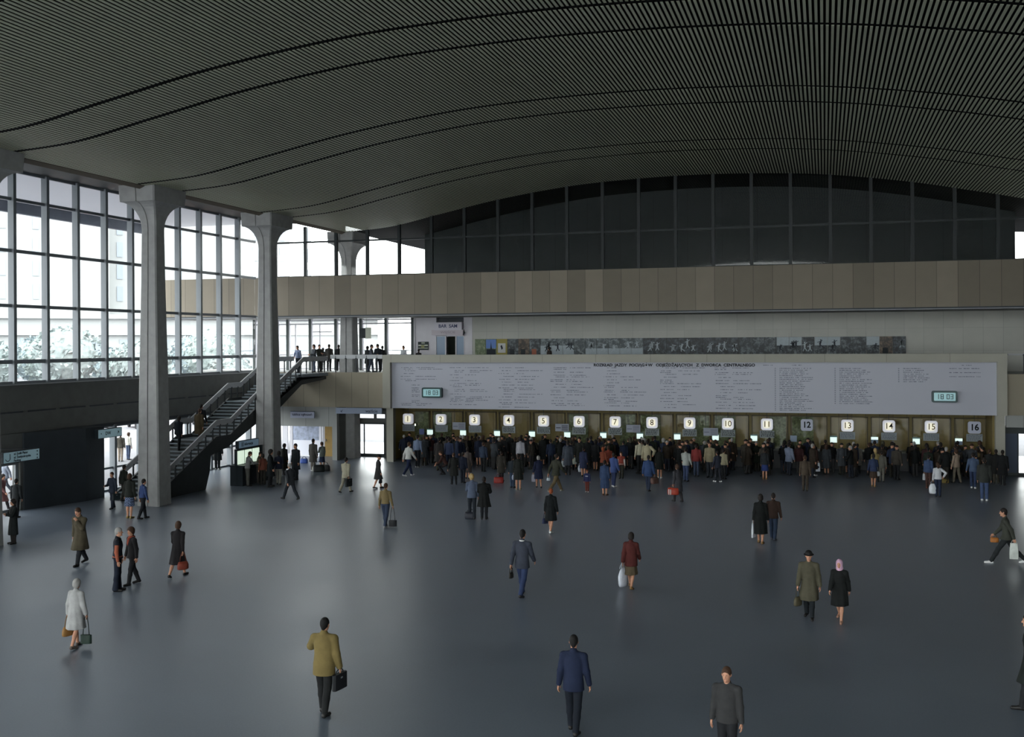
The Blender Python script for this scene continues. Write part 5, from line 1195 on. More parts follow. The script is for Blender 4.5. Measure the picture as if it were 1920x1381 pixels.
r_, J_, s_ = person(2.43, 57.13, 1.69, 20, 'stand', 'f', 'jacket', (150, 130, 70), 'trousers', (40, 42, 46), 'bob', 'blond', (28, 26, 26), 'person in a mustard top half hidden by the dark blue jacket')
r_, J_, s_ = person(2.72, 57.19, 1.56, 0, 'stand', 'm', 'blazer', (112, 108, 98), 'trousers', (120, 116, 106), 'short', 'dark', (28, 26, 26), 'person in a pale grey suit below number 14')
r_, J_, s_ = person(5.90, 63.41, 1.58, 0, 'stand', 'm', 'parka', (165, 150, 118), 'trousers', (40, 42, 46), 'short', 'dark', (28, 26, 26), 'person in a beige jacket seen from behind below number 15')
r_, J_, s_ = person(4.75, 55.22, 1.61, -20, 'stand', 'f', 'jacket', (60, 84, 130), 'trousers', (90, 58, 52), 'short', 'dark', (130, 80, 65), 'person in a denim-blue jacket left of the white blouse below number 15')
bag('long', J_['wr-1'], math.radians(10), (200, 205, 210), 'small pale bag beside the denim-blue jacket', 0.6)
r_, J_, s_ = person(4.90, 52.28, 1.56, -6, 'hip', 'f', 'sweater', (205, 208, 215), 'trousers', (40, 52, 84), 'long', 'brown', (28, 26, 26), 'long-haired person in a white blouse with one hand on the hip below number 15')
bag('shopping', J_['wr-1'], math.radians(10), (220, 224, 232), 'white carrier bag hanging at the left of the white blouse', 1.1)
bag('holdall', Vector((5.72, 57.50, 0)), math.radians(10), (120, 104, 50), 'small olive-yellow bag on the floor right of the white blouse', 0.7, ground=0)
r_, J_, s_ = person(6.27, 57.64, 1.67, 40, 'bagarm', 'f', 'jacket', (165, 138, 116), 'trousers', (116, 104, 88), 'bob', 'brown', (28, 26, 26), 'person in pale brown clothes waiting left of number 16')
r_, J_, s_ = person(6.80, 55.73, 1.71, -10, 'bagarm', 'm', 'jacket', (76, 98, 140), 'trousers', (52, 70, 116), 'short', 'dark', (225, 225, 225), 'person in a faded denim jacket under number 16')
r_, J_, s_ = person(7.47, 59.91, 1.56, 30, 'wait', 'f', 'jacket', (170, 140, 80), 'trousers', (40, 42, 46), 'short', 'brown', (28, 26, 26), 'person in a straw-yellow top behind the faded denim jacket')
r_, J_, s_ = person(6.74, 51.54, 1.90, -6, 'stand', 'm', 'parka', (56, 58, 56), 'trousers', (66, 88, 138), 'short', 'dark', (225, 225, 225), 'tall person in a dark jacket, bright jeans and white shoes at the right end')
r_, J_, s_ = person(8.11, 57.88, 1.69, 0, 'stand', 'm', 'coat', (40, 40, 40), 'trousers', (70, 66, 54), 'short', 'dark', (28, 26, 26), 'person in a dark coat right of the bright jeans, before the stone pier')
r_, J_, s_ = person(8.32, 57.31, 1.72, -20, 'stand', 'm', 'coat', (34, 36, 38), 'trousers', (40, 42, 46), 'short', 'dark', (28, 26, 26), 'person in a black coat at the far right end of the crowd')
r_, J_, s_ = person(-19.57, 54.73, 1.70, 100, 'crouch', 'm', 'jacket', (84, 50, 44), 'trousers', (40, 42, 46), 'short', 'brown', (28, 26, 26), 'person crouching on the floor at the left end of the queues below number 2')
r_, J_, s_ = person(-17.60, 51.77, 1.56, -10, 'stand', 'm', 'blazer', (34, 42, 66), 'trousers', (38, 44, 60), 'short', 'dark', (28, 26, 26), 'person in a dark navy jacket behind the queue under number 3')
r_, J_, s_ = person(-17.84, 51.07, 1.60, 30, 'bagarm', 'm', 'coat', (44, 46, 44), 'trousers', (40, 42, 46), 'short', 'brown', (28, 26, 26), 'person in a dark coat standing right behind the crouching one')
r_, J_, s_ = person(-17.92, 53.47, 1.64, 0, 'stand', 'f', 'longcoat', (92, 82, 78), 'none', (0, 0, 0), 'bob', 'dark', (28, 26, 26), 'person in a speckled grey-brown coat below number 3')
r_, J_, s_ = person(-15.90, 52.84, 1.56, -6, 'stand', 'm', 'coat', (58, 52, 46), 'trousers', (40, 42, 46), 'short', 'dark', (28, 26, 26), 'person in a brown coat with a red bag behind the queue under number 4')
bag('holdall', Vector((-15.84, 52.20, 0)), math.radians(10), (140, 44, 38), 'dark red travel bag on the floor under number 4', 1.0, ground=0)
r_, J_, s_ = person(-14.17, 49.94, 1.74, 12, 'stand', 'f', 'coat', (40, 42, 40), 'none', (0, 0, 0), 'short', 'dark', (140, 130, 110), 'person in a dark coat behind the crowd between numbers 4 and 5')
bag('shopping', J_['wr-1'], math.radians(40), (150, 160, 180), 'pale strap bag by the legs of the dark coat between numbers 4 and 5', 0.6)
r_, J_, s_ = person(-14.66, 50.62, 1.56, -12, 'stand', 'm', 'jacket', (40, 50, 60), 'trousers', (50, 70, 100), 'short', 'dark', (28, 26, 26), 'person in blue jeans behind the crowd between numbers 4 and 5')
r_, J_, s_ = person(-16.20, 57.55, 1.89, -10, 'stand', 'f', 'sweater', (165, 165, 178), 'trousers', (40, 42, 46), 'bob', 'dark', (28, 26, 26), 'person in a pale lilac-grey pullover at the counter between numbers 4 and 5')
r_, J_, s_ = person(-20.61, 56.49, 1.84, -4, 'stand', 'm', 'coat', (50, 46, 46), 'trousers', (64, 60, 44), 'short', 'black', (28, 26, 26), 'person in a dark coat close to the counter below number 2')
r_, J_, s_ = person(-20.23, 57.10, 1.79, 10, 'stand', 'm', 'jacket', (60, 74, 116), 'trousers', (30, 38, 66), 'short', 'dark', (28, 26, 26), 'person in a blue jacket with a pale shoulder stripe below number 2')
r_, J_, s_ = person(-18.06, 56.59, 1.64, -6, 'stand', 'm', 'jacket', (52, 68, 96), 'trousers', (40, 42, 46), 'short', 'brown', (28, 26, 26), 'person in a steel-blue jacket below the right of number 3')
r_, J_, s_ = person(-13.21, 56.28, 1.82, 10, 'stand', 'm', 'coat', (66, 74, 88), 'trousers', (40, 42, 46), 'short', 'dark', (28, 26, 26), 'person in a grey-blue coat below the left of number 6')
bag('shopping', J_['wr-1'], math.radians(40), (170, 175, 180), 'grey-white bag hanging beside the grey-blue coat', 0.8)
r_, J_, s_ = person(-12.91, 57.84, 1.90, 170, 'stand', 'm', 'coat', (40, 44, 40), 'trousers', (40, 42, 46), 'short', 'dark', (28, 26, 26), 'person with a turned pale face right below number 6')
bag('shopping', J_['wr1'], math.radians(20), (160, 165, 155), 'pale carrier bag hanging below number 6', 0.9)
r_, J_, s_ = person(-41.28, 56.63, 1.74, 20, 'stand', 'm', 'jacket', (70, 66, 56), 'trousers', (150, 130, 110), 'short', 'dark', (28, 26, 26), 'person in a dark jacket standing on the plaza outside the glass left of the column', z=-0.02)
r_, J_, s_ = person(-41.38, 57.55, 1.7, -10, 'stand', 'f', 'shirt', (200, 195, 185), 'trousers', (60, 80, 115), 'bob', 'brown', (28, 26, 26), 'person in a white top and jeans on the plaza next to the dark jacket', z=-0.02)
r_, J_, s_ = person(-37.43, 42.61, 1.7, 160, 'walk', 'm', 'jacket', (130, 140, 160), 'trousers', (90, 96, 110), 'short', 'dark', (28, 26, 26), 'person in pale grey outside the leftmost glass doors', z=-0.02)
FILL = [
(-24.30,61.26,1.67,0,'counter','m','coat',(40, 52, 84),'trousers',(60, 60, 62),'hat','dark','person in a dark blue coat with a hat below number 1'),
(-24.30,60.51,1.61,18,'bagarm','m','parka',(32, 40, 64),'trousers',(50, 46, 40),'short','grey','person in a navy parka with short hair below number 1'),
(-22.12,61.14,1.68,18,'counter','m','parka',(26, 28, 30),'trousers',(40, 46, 62),'short','brown','person in a black parka with short hair below number 2'),
(-22.42,60.55,1.71,0,'stand','m','coat',(32, 40, 64),'trousers',(60, 60, 62),'short','dark','person in a navy coat with short hair below number 2'),
(-22.41,59.96,1.66,18,'bagarm','m','blazer',(70, 36, 38),'trousers',(60, 60, 62),'cap','grey','person in a maroon suit jacket with a cap below number 2'),
(-22.34,59.13,1.72,0,'bagarm','m','jacket',(26, 28, 30),'trousers',(40, 46, 62),'hat','black','person in a black jacket with a hat below number 2'),
(-22.26,58.54,1.75,30,'folded','m','coat',(66, 72, 80),'trousers',(50, 46, 40),'short','brown','person in a slate-grey coat with short hair below number 2'),
(-21.43,61.24,1.68,18,'counter','m','coat',(56, 44, 36),'trousers',(40, 46, 62),'cap','dark','person in a dark brown coat with a cap right of number 2'),
(-21.11,60.41,1.61,-8,'wait','m','coat',(38, 40, 44),'trousers',(60, 60, 62),'hat','black','person in a charcoal coat with a hat right of number 2'),
(-21.18,59.67,1.63,-20,'stand','m','blazer',(40, 48, 40),'trousers',(34, 36, 40),'cap','dark','person in a dark green suit jacket with a cap right of number 2'),
(-22.83,60.18,1.78,10,'counter','f','parka',(56, 44, 36),'skirt',(60, 60, 62),'short','black','person in a dark brown parka with short hair left of number 2'),
(-23.08,59.56,1.66,18,'bagarm','m','parka',(38, 40, 44),'trousers',(50, 46, 40),'cap','grey','person in a charcoal parka with a cap left of number 2'),
(-20.06,61.27,1.68,-8,'counter','f','jacket',(56, 44, 36),'trousers',(60, 60, 62),'bob','black','person in a dark brown jacket with a bob below number 3'),
(-20.04,60.58,1.61,0,'bagarm','m','jacket',(56, 44, 36),'trousers',(60, 60, 62),'short','dark','person in a dark brown jacket with short hair below number 3'),
(-20.03,59.78,1.68,18,'folded','f','longcoat',(26, 28, 30),'none',(40, 46, 62),'long','brown','person in a black long coat with long hair below number 3'),
(-20.10,59.18,1.77,12,'stand','m','jacket',(70, 64, 56),'trousers',(60, 60, 62),'short','grey','person in a grey-brown jacket with short hair below number 3'),
(-20.04,58.55,1.66,12,'wait','m','jacket',(32, 40, 64),'trousers',(50, 46, 40),'cap','dark','person in a navy jacket with a cap below number 3'),
(-20.02,57.93,1.79,-60,'stand','f','coat',(40, 52, 84),'none',(50, 46, 40),'bob','brown','person in a dark blue coat with a bob below number 3'),
(-19.10,61.23,1.73,0,'counter','m','coat',(32, 40, 64),'trousers',(60, 60, 62),'cap','brown','person in a navy coat with a cap right of number 3'),
(-19.30,60.44,1.68,-20,'bagarm','f','coat',(26, 28, 30),'none',(60, 60, 62),'scarf','brown','person in a black coat with a headscarf right of number 3'),
(-19.32,59.84,1.69,-20,'stand','m','blazer',(70, 64, 56),'trousers',(40, 46, 62),'short','grey','person in a grey-brown suit jacket with short hair right of number 3'),
(-19.19,59.26,1.70,12,'stand','f','coat',(32, 40, 64),'none',(40, 46, 62),'short','dark','person in a navy coat with short hair right of number 3'),
(-20.69,60.21,1.66,-20,'counter','f','jacket',(66, 72, 80),'trousers',(60, 60, 62),'short','grey','person in a slate-grey jacket with short hair left of number 3'),
(-20.62,59.42,1.62,-20,'folded','m','coat',(44, 46, 48),'trousers',(40, 46, 62),'cap','dark','person in a dark grey coat with a cap left of number 3'),
(-20.91,58.58,1.74,-8,'stand','f','parka',(70, 64, 56),'trousers',(50, 46, 40),'short','dark','person in a grey-brown parka with short hair left of number 3'),
(-17.92,61.14,1.74,-8,'counter','m','coat',(44, 46, 48),'trousers',(60, 60, 62),'cap','black','person in a dark grey coat with a cap below number 4'),
(-18.13,60.49,1.65,-20,'wait','m','blazer',(70, 64, 56),'trousers',(40, 46, 62),'hat','black','person in a grey-brown suit jacket with a hat below number 4'),
(-17.81,59.80,1.68,0,'stand','f','jacket',(38, 40, 44),'trousers',(60, 60, 62),'short','dark','person in a charcoal jacket with short hair below number 4'),
(-17.92,59.17,1.67,-25,'folded','f','coat',(44, 46, 48),'none',(34, 36, 40),'bun','grey','person in a dark grey coat with hair in a bun below number 4'),
(-18.05,58.52,1.65,12,'wait','f','jacket',(70, 64, 56),'trousers',(60, 60, 62),'bob','black','person in a grey-brown jacket with a bob below number 4'),
(-17.84,57.90,1.70,-25,'wait','m','parka',(66, 72, 80),'trousers',(60, 60, 62),'short','dark','person in a slate-grey parka with short hair below number 4'),
(-16.88,61.18,1.73,0,'counter','m','blazer',(40, 48, 40),'trousers',(40, 46, 62),'cap','dark','person in a dark green suit jacket with a cap right of number 4'),
(-16.99,60.51,1.72,-8,'stand','m','blazer',(32, 40, 64),'trousers',(50, 46, 40),'cap','dark','person in a navy suit jacket with a cap right of number 4'),
(-16.93,59.75,1.68,18,'folded','m','coat',(56, 44, 36),'trousers',(40, 46, 62),'short','brown','person in a dark brown coat with short hair right of number 4'),
(-16.91,58.99,1.72,0,'stand','m','coat',(26, 28, 30),'trousers',(40, 46, 62),'short','brown','person in a black coat with short hair right of number 4'),
(-18.65,60.39,1.72,18,'counter','m','jacket',(40, 52, 84),'trousers',(34, 36, 40),'cap','black','person in a dark blue jacket with a cap left of number 4'),
(-18.41,59.69,1.65,-8,'folded','f','coat',(40, 52, 84),'none',(34, 36, 40),'long','black','person in a dark blue coat with long hair left of number 4'),
(-18.50,59.00,1.66,18,'wait','m','coat',(56, 44, 36),'trousers',(60, 60, 62),'hat','black','person in a dark brown coat with a hat left of number 4'),
(-15.70,61.12,1.71,18,'counter','m','coat',(26, 28, 30),'trousers',(34, 36, 40),'hat','brown','person in a black coat with a hat below number 5'),
(-15.69,60.44,1.70,-8,'stand','f','longcoat',(44, 46, 48),'none',(50, 46, 40),'short','black','person in a dark grey long coat with short hair below number 5'),
(-16.00,59.60,1.64,-8,'bagarm','f','parka',(70, 64, 56),'trousers',(60, 60, 62),'short','brown','person in a grey-brown parka with short hair below number 5'),
(-15.96,58.95,1.76,30,'stand','f','longcoat',(44, 46, 48),'none',(40, 46, 62),'scarf','grey','person in a dark grey long coat with a headscarf below number 5'),
(-15.76,58.25,1.66,70,'stand','m','jacket',(70, 64, 56),'trousers',(60, 60, 62),'hat','black','person in a grey-brown jacket with a hat below number 5'),
(-14.73,61.12,1.67,10,'counter','m','coat',(44, 46, 48),'trousers',(60, 60, 62),'cap','grey','person in a dark grey coat with a cap right of number 5'),
(-14.81,60.41,1.72,0,'bagarm','m','blazer',(40, 48, 40),'trousers',(50, 46, 40),'cap','dark','person in a dark green suit jacket with a cap right of number 5'),
(-14.69,59.64,1.66,0,'folded','m','coat',(40, 48, 40),'trousers',(40, 46, 62),'short','black','person in a dark green coat with short hair right of number 5'),
(-14.84,59.04,1.64,30,'stand','m','blazer',(40, 52, 84),'trousers',(40, 46, 62),'short','dark','person in a dark blue suit jacket with short hair right of number 5'),
(-16.55,60.33,1.71,-20,'counter','m','coat',(44, 46, 48),'trousers',(50, 46, 40),'short','black','person in a dark grey coat with short hair left of number 5'),
(-16.48,59.53,1.72,-20,'bagarm','m','parka',(38, 40, 44),'trousers',(60, 60, 62),'cap','black','person in a charcoal parka with a cap left of number 5'),
(-13.72,61.14,1.63,-20,'counter','f','coat',(66, 72, 80),'none',(50, 46, 40),'short','dark','person in a slate-grey coat with short hair below number 6'),
(-13.77,60.50,1.72,-8,'wait','m','coat',(32, 40, 64),'trousers',(40, 46, 62),'hat','dark','person in a navy coat with a hat below number 6'),
(-13.81,59.83,1.71,0,'stand','f','parka',(70, 36, 38),'skirt',(34, 36, 40),'bob','dark','person in a maroon parka with a bob below number 6'),
(-13.59,59.22,1.76,30,'bagarm','f','coat',(70, 64, 56),'none',(50, 46, 40),'curly','brown','person in a grey-brown coat with curly hair below number 6'),
(-13.55,58.58,1.61,12,'stand','m','parka',(66, 72, 80),'trousers',(34, 36, 40),'short','dark','person in a slate-grey parka with short hair below number 6'),
(-13.59,57.89,1.73,30,'folded','f','longcoat',(40, 52, 84),'none',(50, 46, 40),'long','brown','person in a dark blue long coat with long hair below number 6'),
(-12.58,61.20,1.66,-8,'counter','f','parka',(40, 48, 40),'trousers',(60, 60, 62),'bob','dark','person in a dark green parka with a bob right of number 6'),
(-12.86,60.61,1.73,18,'bagarm','m','blazer',(40, 52, 84),'trousers',(60, 60, 62),'short','dark','person in a dark blue suit jacket with short hair right of number 6'),
(-12.82,59.85,1.64,10,'stand','m','blazer',(32, 40, 64),'trousers',(34, 36, 40),'hat','grey','person in a navy suit jacket with a hat right of number 6'),
(-12.73,59.03,1.77,0,'folded','m','coat',(44, 46, 48),'trousers',(60, 60, 62),'short','dark','person in a dark grey coat with short hair right of number 6'),
(-14.36,60.34,1.67,-8,'counter','m','blazer',(32, 40, 64),'trousers',(40, 46, 62),'short','brown','person in a navy suit jacket with short hair left of number 6'),
(-14.22,58.75,1.76,18,'folded','m','blazer',(26, 28, 30),'trousers',(40, 46, 62),'short','grey','person in a black suit jacket with short hair left of number 6'),
(-11.74,61.12,1.80,-8,'counter','m','jacket',(40, 48, 40),'trousers',(60, 60, 62),'short','grey','person in a dark green jacket with short hair below number 7'),
(-11.49,60.38,1.68,-8,'folded','m','parka',(32, 40, 64),'trousers',(40, 46, 62),'hat','black','person in a navy parka with a hat below number 7'),
(-11.47,59.62,1.62,0,'stand','m','parka',(56, 44, 36),'trousers',(50, 46, 40),'short','brown','person in a dark brown parka with short hair below number 7'),
(-11.49,58.84,1.74,30,'folded','m','jacket',(40, 48, 40),'trousers',(50, 46, 40),'hat','dark','person in a dark green jacket with a hat below number 7'),
(-11.57,58.02,1.76,-25,'folded','m','blazer',(40, 48, 40),'trousers',(50, 46, 40),'short','dark','person in a dark green suit jacket with short hair below number 7'),
(-11.44,57.20,1.61,-60,'wait','m','blazer',(38, 40, 44),'trousers',(34, 36, 40),'short','dark','person in a charcoal suit jacket with short hair below number 7'),
(-10.53,61.26,1.68,-8,'counter','m','coat',(56, 44, 36),'trousers',(50, 46, 40),'short','brown','person in a dark brown coat with short hair right of number 7'),
(-10.67,60.53,1.65,10,'wait','f','coat',(40, 48, 40),'none',(60, 60, 62),'short','brown','person in a dark green coat with short hair right of number 7'),
(-10.45,59.84,1.78,-8,'wait','f','parka',(26, 28, 30),'trousers',(60, 60, 62),'scarf','olive','person in a black parka with a headscarf right of number 7'),
(-10.72,59.21,1.63,30,'stand','m','jacket',(40, 52, 84),'trousers',(34, 36, 40),'short','black','person in a dark blue jacket with short hair right of number 7'),
(-12.33,60.24,1.75,-20,'counter','m','blazer',(40, 52, 84),'trousers',(40, 46, 62),'hat','grey','person in a dark blue suit jacket with a hat left of number 7'),
(-12.13,59.41,1.71,-20,'wait','m','coat',(32, 40, 64),'trousers',(50, 46, 40),'short','brown','person in a navy coat with short hair left of number 7'),
(-12.20,58.65,1.69,-8,'stand','f','coat',(38, 40, 44),'none',(60, 60, 62),'curly','dark','person in a charcoal coat with curly hair left of number 7'),
(-9.27,61.23,1.75,18,'counter','m','blazer',(40, 52, 84),'trousers',(60, 60, 62),'short','black','person in a dark blue suit jacket with short hair below number 8'),
(-9.31,60.47,1.77,-8,'stand','m','coat',(40, 48, 40),'trousers',(60, 60, 62),'short','brown','person in a dark green coat with short hair below number 8'),
(-9.44,59.72,1.71,0,'stand','f','coat',(32, 40, 64),'none',(34, 36, 40),'long','brown','person in a navy coat with long hair below number 8'),
(-9.53,58.99,1.80,70,'bagarm','f','longcoat',(44, 46, 48),'none',(60, 60, 62),'curly','grey','person in a dark grey long coat with curly hair below number 8'),
(-9.50,58.27,1.78,12,'bagarm','m','blazer',(70, 64, 56),'trousers',(50, 46, 40),'short','dark','person in a grey-brown suit jacket with short hair below number 8'),
(-8.41,61.09,1.69,10,'counter','m','blazer',(32, 40, 64),'trousers',(34, 36, 40),'cap','black','person in a navy suit jacket with a cap right of number 8'),
(-8.50,60.35,1.63,-8,'wait','m','blazer',(32, 40, 64),'trousers',(34, 36, 40),'short','black','person in a navy suit jacket with short hair right of number 8'),
(-8.59,59.72,1.76,-20,'wait','f','longcoat',(40, 52, 84),'none',(60, 60, 62),'curly','grey','person in a dark blue long coat with curly hair right of number 8'),
(-8.29,59.13,1.67,12,'wait','m','parka',(56, 44, 36),'trousers',(40, 46, 62),'hat','grey','person in a dark brown parka with a hat right of number 8'),
(-9.88,60.24,1.76,18,'counter','m','parka',(38, 40, 44),'trousers',(60, 60, 62),'short','grey','person in a charcoal parka with short hair left of number 8'),
(-7.09,61.11,1.68,0,'counter','m','jacket',(56, 44, 36),'trousers',(60, 60, 62),'hat','grey','person in a dark brown jacket with a hat below number 9'),
(-7.13,60.37,1.65,18,'stand','m','coat',(66, 72, 80),'trousers',(50, 46, 40),'hat','brown','person in a slate-grey coat with a hat below number 9'),
(-7.35,59.59,1.67,-8,'folded','m','parka',(70, 64, 56),'trousers',(50, 46, 40),'hat','brown','person in a grey-brown parka with a hat below number 9'),
(-7.16,58.79,1.78,70,'stand','m','blazer',(40, 52, 84),'trousers',(60, 60, 62),'short','dark','person in a dark blue suit jacket with short hair below number 9'),
(-7.33,58.14,1.76,30,'stand','m','coat',(70, 64, 56),'trousers',(40, 46, 62),'hat','dark','person in a grey-brown coat with a hat below number 9'),
(-7.39,57.33,1.68,-60,'stand','m','parka',(26, 28, 30),'trousers',(34, 36, 40),'cap','black','person in a black parka with a cap below number 9'),
(-6.16,61.07,1.66,-8,'counter','m','coat',(66, 72, 80),'trousers',(40, 46, 62),'hat','dark','person in a slate-grey coat with a hat right of number 9'),
(-6.45,60.45,1.62,-8,'stand','m','parka',(32, 40, 64),'trousers',(60, 60, 62),'cap','black','person in a navy parka with a cap right of number 9'),
(-6.35,59.70,1.67,-20,'bagarm','m','coat',(66, 72, 80),'trousers',(50, 46, 40),'short','grey','person in a slate-grey coat with short hair right of number 9'),
(-6.07,59.09,1.79,12,'stand','m','coat',(40, 48, 40),'trousers',(60, 60, 62),'short','black','person in a dark green coat with short hair right of number 9'),
(-7.78,60.32,1.64,10,'counter','f','coat',(26, 28, 30),'none',(34, 36, 40),'long','brown','person in a black coat with long hair left of number 9'),
(-8.01,59.55,1.65,-8,'stand','f','jacket',(56, 44, 36),'trousers',(34, 36, 40),'bob','black','person in a dark brown jacket with a bob left of number 9'),
(-7.67,58.81,1.61,-20,'bagarm','f','parka',(26, 28, 30),'trousers',(50, 46, 40),'long','brown','person in a black parka with long hair left of number 9'),
(-5.05,61.24,1.70,18,'counter','m','coat',(56, 44, 36),'trousers',(50, 46, 40),'hat','dark','person in a dark brown coat with a hat below number 10'),
(-4.94,60.60,1.78,-8,'stand','m','coat',(56, 44, 36),'trousers',(40, 46, 62),'short','grey','person in a dark brown coat with short hair below number 10'),
(-5.23,60.00,1.68,10,'wait','m','coat',(40, 52, 84),'trousers',(50, 46, 40),'short','brown','person in a dark blue coat with short hair below number 10'),
(-5.19,59.32,1.65,0,'stand','f','jacket',(32, 40, 64),'trousers',(50, 46, 40),'bun','brown','person in a navy jacket with hair in a bun below number 10'),
(-5.06,58.64,1.75,-60,'wait','m','blazer',(70, 64, 56),'trousers',(34, 36, 40),'cap','dark','person in a grey-brown suit jacket with a cap below number 10'),
(-5.08,57.90,1.69,-25,'stand','m','parka',(56, 44, 36),'trousers',(40, 46, 62),'hat','black','person in a dark brown parka with a hat below number 10'),
(-3.96,61.26,1.69,10,'counter','m','jacket',(44, 46, 48),'trousers',(34, 36, 40),'hat','brown','person in a dark grey jacket with a hat right of number 10'),
(-4.20,60.54,1.69,10,'stand','m','coat',(32, 40, 64),'trousers',(50, 46, 40),'hat','brown','person in a navy coat with a hat right of number 10'),
(-4.14,59.96,1.76,-8,'stand','m','coat',(70, 64, 56),'trousers',(60, 60, 62),'hat','black','person in a grey-brown coat with a hat right of number 10'),
(-3.97,59.11,1.71,-60,'bagarm','m','coat',(56, 44, 36),'trousers',(60, 60, 62),'cap','brown','person in a dark brown coat with a cap right of number 10'),
(-5.79,60.30,1.66,10,'counter','f','longcoat',(40, 48, 40),'none',(50, 46, 40),'curly','brown','person in a dark green long coat with curly hair left of number 10'),
(-5.67,59.67,1.61,-8,'stand','m','parka',(44, 46, 48),'trousers',(40, 46, 62),'cap','dark','person in a dark grey parka with a cap left of number 10'),
(-2.92,61.28,1.76,18,'counter','m','parka',(66, 72, 80),'trousers',(60, 60, 62),'short','dark','person in a slate-grey parka with short hair below number 11'),
(-3.00,60.59,1.75,0,'wait','f','longcoat',(40, 52, 84),'none',(50, 46, 40),'scarf','brown','person in a dark blue long coat with a headscarf below number 11'),
(-3.11,60.01,1.67,-8,'folded','f','coat',(66, 72, 80),'none',(60, 60, 62),'curly','grey','person in a slate-grey coat with curly hair below number 11'),
(-3.14,59.37,1.63,70,'folded','f','parka',(70, 36, 38),'skirt',(60, 60, 62),'scarf','olive','person in a maroon parka with a headscarf below number 11'),
(-2.91,58.63,1.77,0,'stand','m','parka',(26, 28, 30),'trousers',(50, 46, 40),'cap','black','person in a black parka with a cap below number 11'),
(-3.07,57.93,1.79,30,'wait','m','jacket',(70, 64, 56),'trousers',(34, 36, 40),'cap','black','person in a grey-brown jacket with a cap below number 11'),
(-1.88,61.08,1.67,0,'counter','m','parka',(40, 48, 40),'trousers',(40, 46, 62),'short','dark','person in a dark green parka with short hair right of number 11'),
(-2.11,60.33,1.71,0,'stand','f','parka',(40, 52, 84),'skirt',(40, 46, 62),'curly','black','person in a dark blue parka with curly hair right of number 11'),
(-2.15,59.70,1.64,10,'folded','m','blazer',(26, 28, 30),'trousers',(40, 46, 62),'short','dark','person in a black suit jacket with short hair right of number 11'),
(-3.57,60.32,1.60,18,'counter','m','coat',(40, 48, 40),'trousers',(50, 46, 40),'hat','grey','person in a dark green coat with a hat left of number 11'),
(-0.95,61.19,1.78,-20,'counter','m','parka',(32, 40, 64),'trousers',(50, 46, 40),'hat','dark','person in a navy parka with a hat below number 12'),
(-0.77,60.44,1.73,-8,'stand','f','coat',(32, 40, 64),'none',(50, 46, 40),'short','dark','person in a navy coat with short hair below number 12'),
(-0.64,59.79,1.76,10,'wait','f','coat',(26, 28, 30),'none',(34, 36, 40),'long','black','person in a black coat with long hair below number 12'),
(-0.64,58.22,1.76,-60,'stand','m','coat',(56, 44, 36),'trousers',(40, 46, 62),'short','grey','person in a dark brown coat with short hair below number 12'),
(0.04,61.19,1.71,10,'counter','m','coat',(56, 44, 36),'trousers',(60, 60, 62),'short','dark','person in a dark brown coat with short hair right of number 12'),
(0.35,60.55,1.63,0,'bagarm','m','jacket',(26, 28, 30),'trousers',(60, 60, 62),'hat','brown','person in a black jacket with a hat right of number 12'),
(0.07,59.77,1.61,10,'stand','f','longcoat',(66, 72, 80),'none',(34, 36, 40),'scarf','brown','person in a slate-grey long coat with a headscarf right of number 12'),
(-1.25,60.27,1.75,18,'counter','m','blazer',(56, 44, 36),'trousers',(40, 46, 62),'cap','black','person in a dark brown suit jacket with a cap left of number 12'),
(-1.34,59.69,1.61,0,'stand','m','parka',(70, 36, 38),'trousers',(60, 60, 62),'cap','brown','person in a maroon parka with a cap left of number 12'),
(1.17,60.46,1.61,-20,'folded','f','parka',(44, 46, 48),'skirt',(40, 46, 62),'scarf','olive','person in a dark grey parka with a headscarf below number 13'),
(1.45,59.79,1.76,10,'stand','f','parka',(40, 52, 84),'trousers',(60, 60, 62),'short','grey','person in a dark blue parka with short hair below number 13'),
(1.46,59.19,1.72,-60,'stand','m','coat',(56, 44, 36),'trousers',(60, 60, 62),'short','dark','person in a dark brown coat with short hair below number 13'),
(1.27,58.43,1.68,70,'wait','m','parka',(26, 28, 30),'trousers',(40, 46, 62),'short','grey','person in a black parka with short hair below number 13'),
(2.40,61.22,1.60,18,'counter','m','parka',(56, 44, 36),'trousers',(40, 46, 62),'short','dark','person in a dark brown parka with short hair right of number 13'),
(2.52,60.42,1.79,-20,'stand','m','jacket',(40, 52, 84),'trousers',(34, 36, 40),'short','dark','person in a dark blue jacket with short hair right of number 13'),
(2.24,59.82,1.73,10,'stand','m','jacket',(26, 28, 30),'trousers',(60, 60, 62),'short','brown','person in a black jacket with short hair right of number 13'),
(0.85,59.76,1.67,18,'stand','m','coat',(66, 72, 80),'trousers',(50, 46, 40),'hat','black','person in a slate-grey coat with a hat left of number 13'),
(3.47,61.23,1.71,-8,'counter','f','coat',(66, 72, 80),'none',(50, 46, 40),'scarf','grey','person in a slate-grey coat with a headscarf below number 14'),
(3.40,60.48,1.73,-20,'stand','f','coat',(70, 36, 38),'none',(60, 60, 62),'bob','dark','person in a maroon coat with a bob below number 14'),
(3.46,59.79,1.75,-20,'wait','m','jacket',(66, 72, 80),'trousers',(60, 60, 62),'short','dark','person in a slate-grey jacket with short hair below number 14'),
(3.35,59.05,1.76,12,'wait','m','parka',(40, 52, 84),'trousers',(50, 46, 40),'hat','dark','person in a dark blue parka with a hat below number 14'),
(3.49,58.20,1.77,-25,'stand','m','blazer',(70, 64, 56),'trousers',(34, 36, 40),'cap','dark','person in a grey-brown suit jacket with a cap below number 14'),
(4.46,61.29,1.69,0,'counter','m','blazer',(26, 28, 30),'trousers',(40, 46, 62),'cap','dark','person in a black suit jacket with a cap right of number 14'),
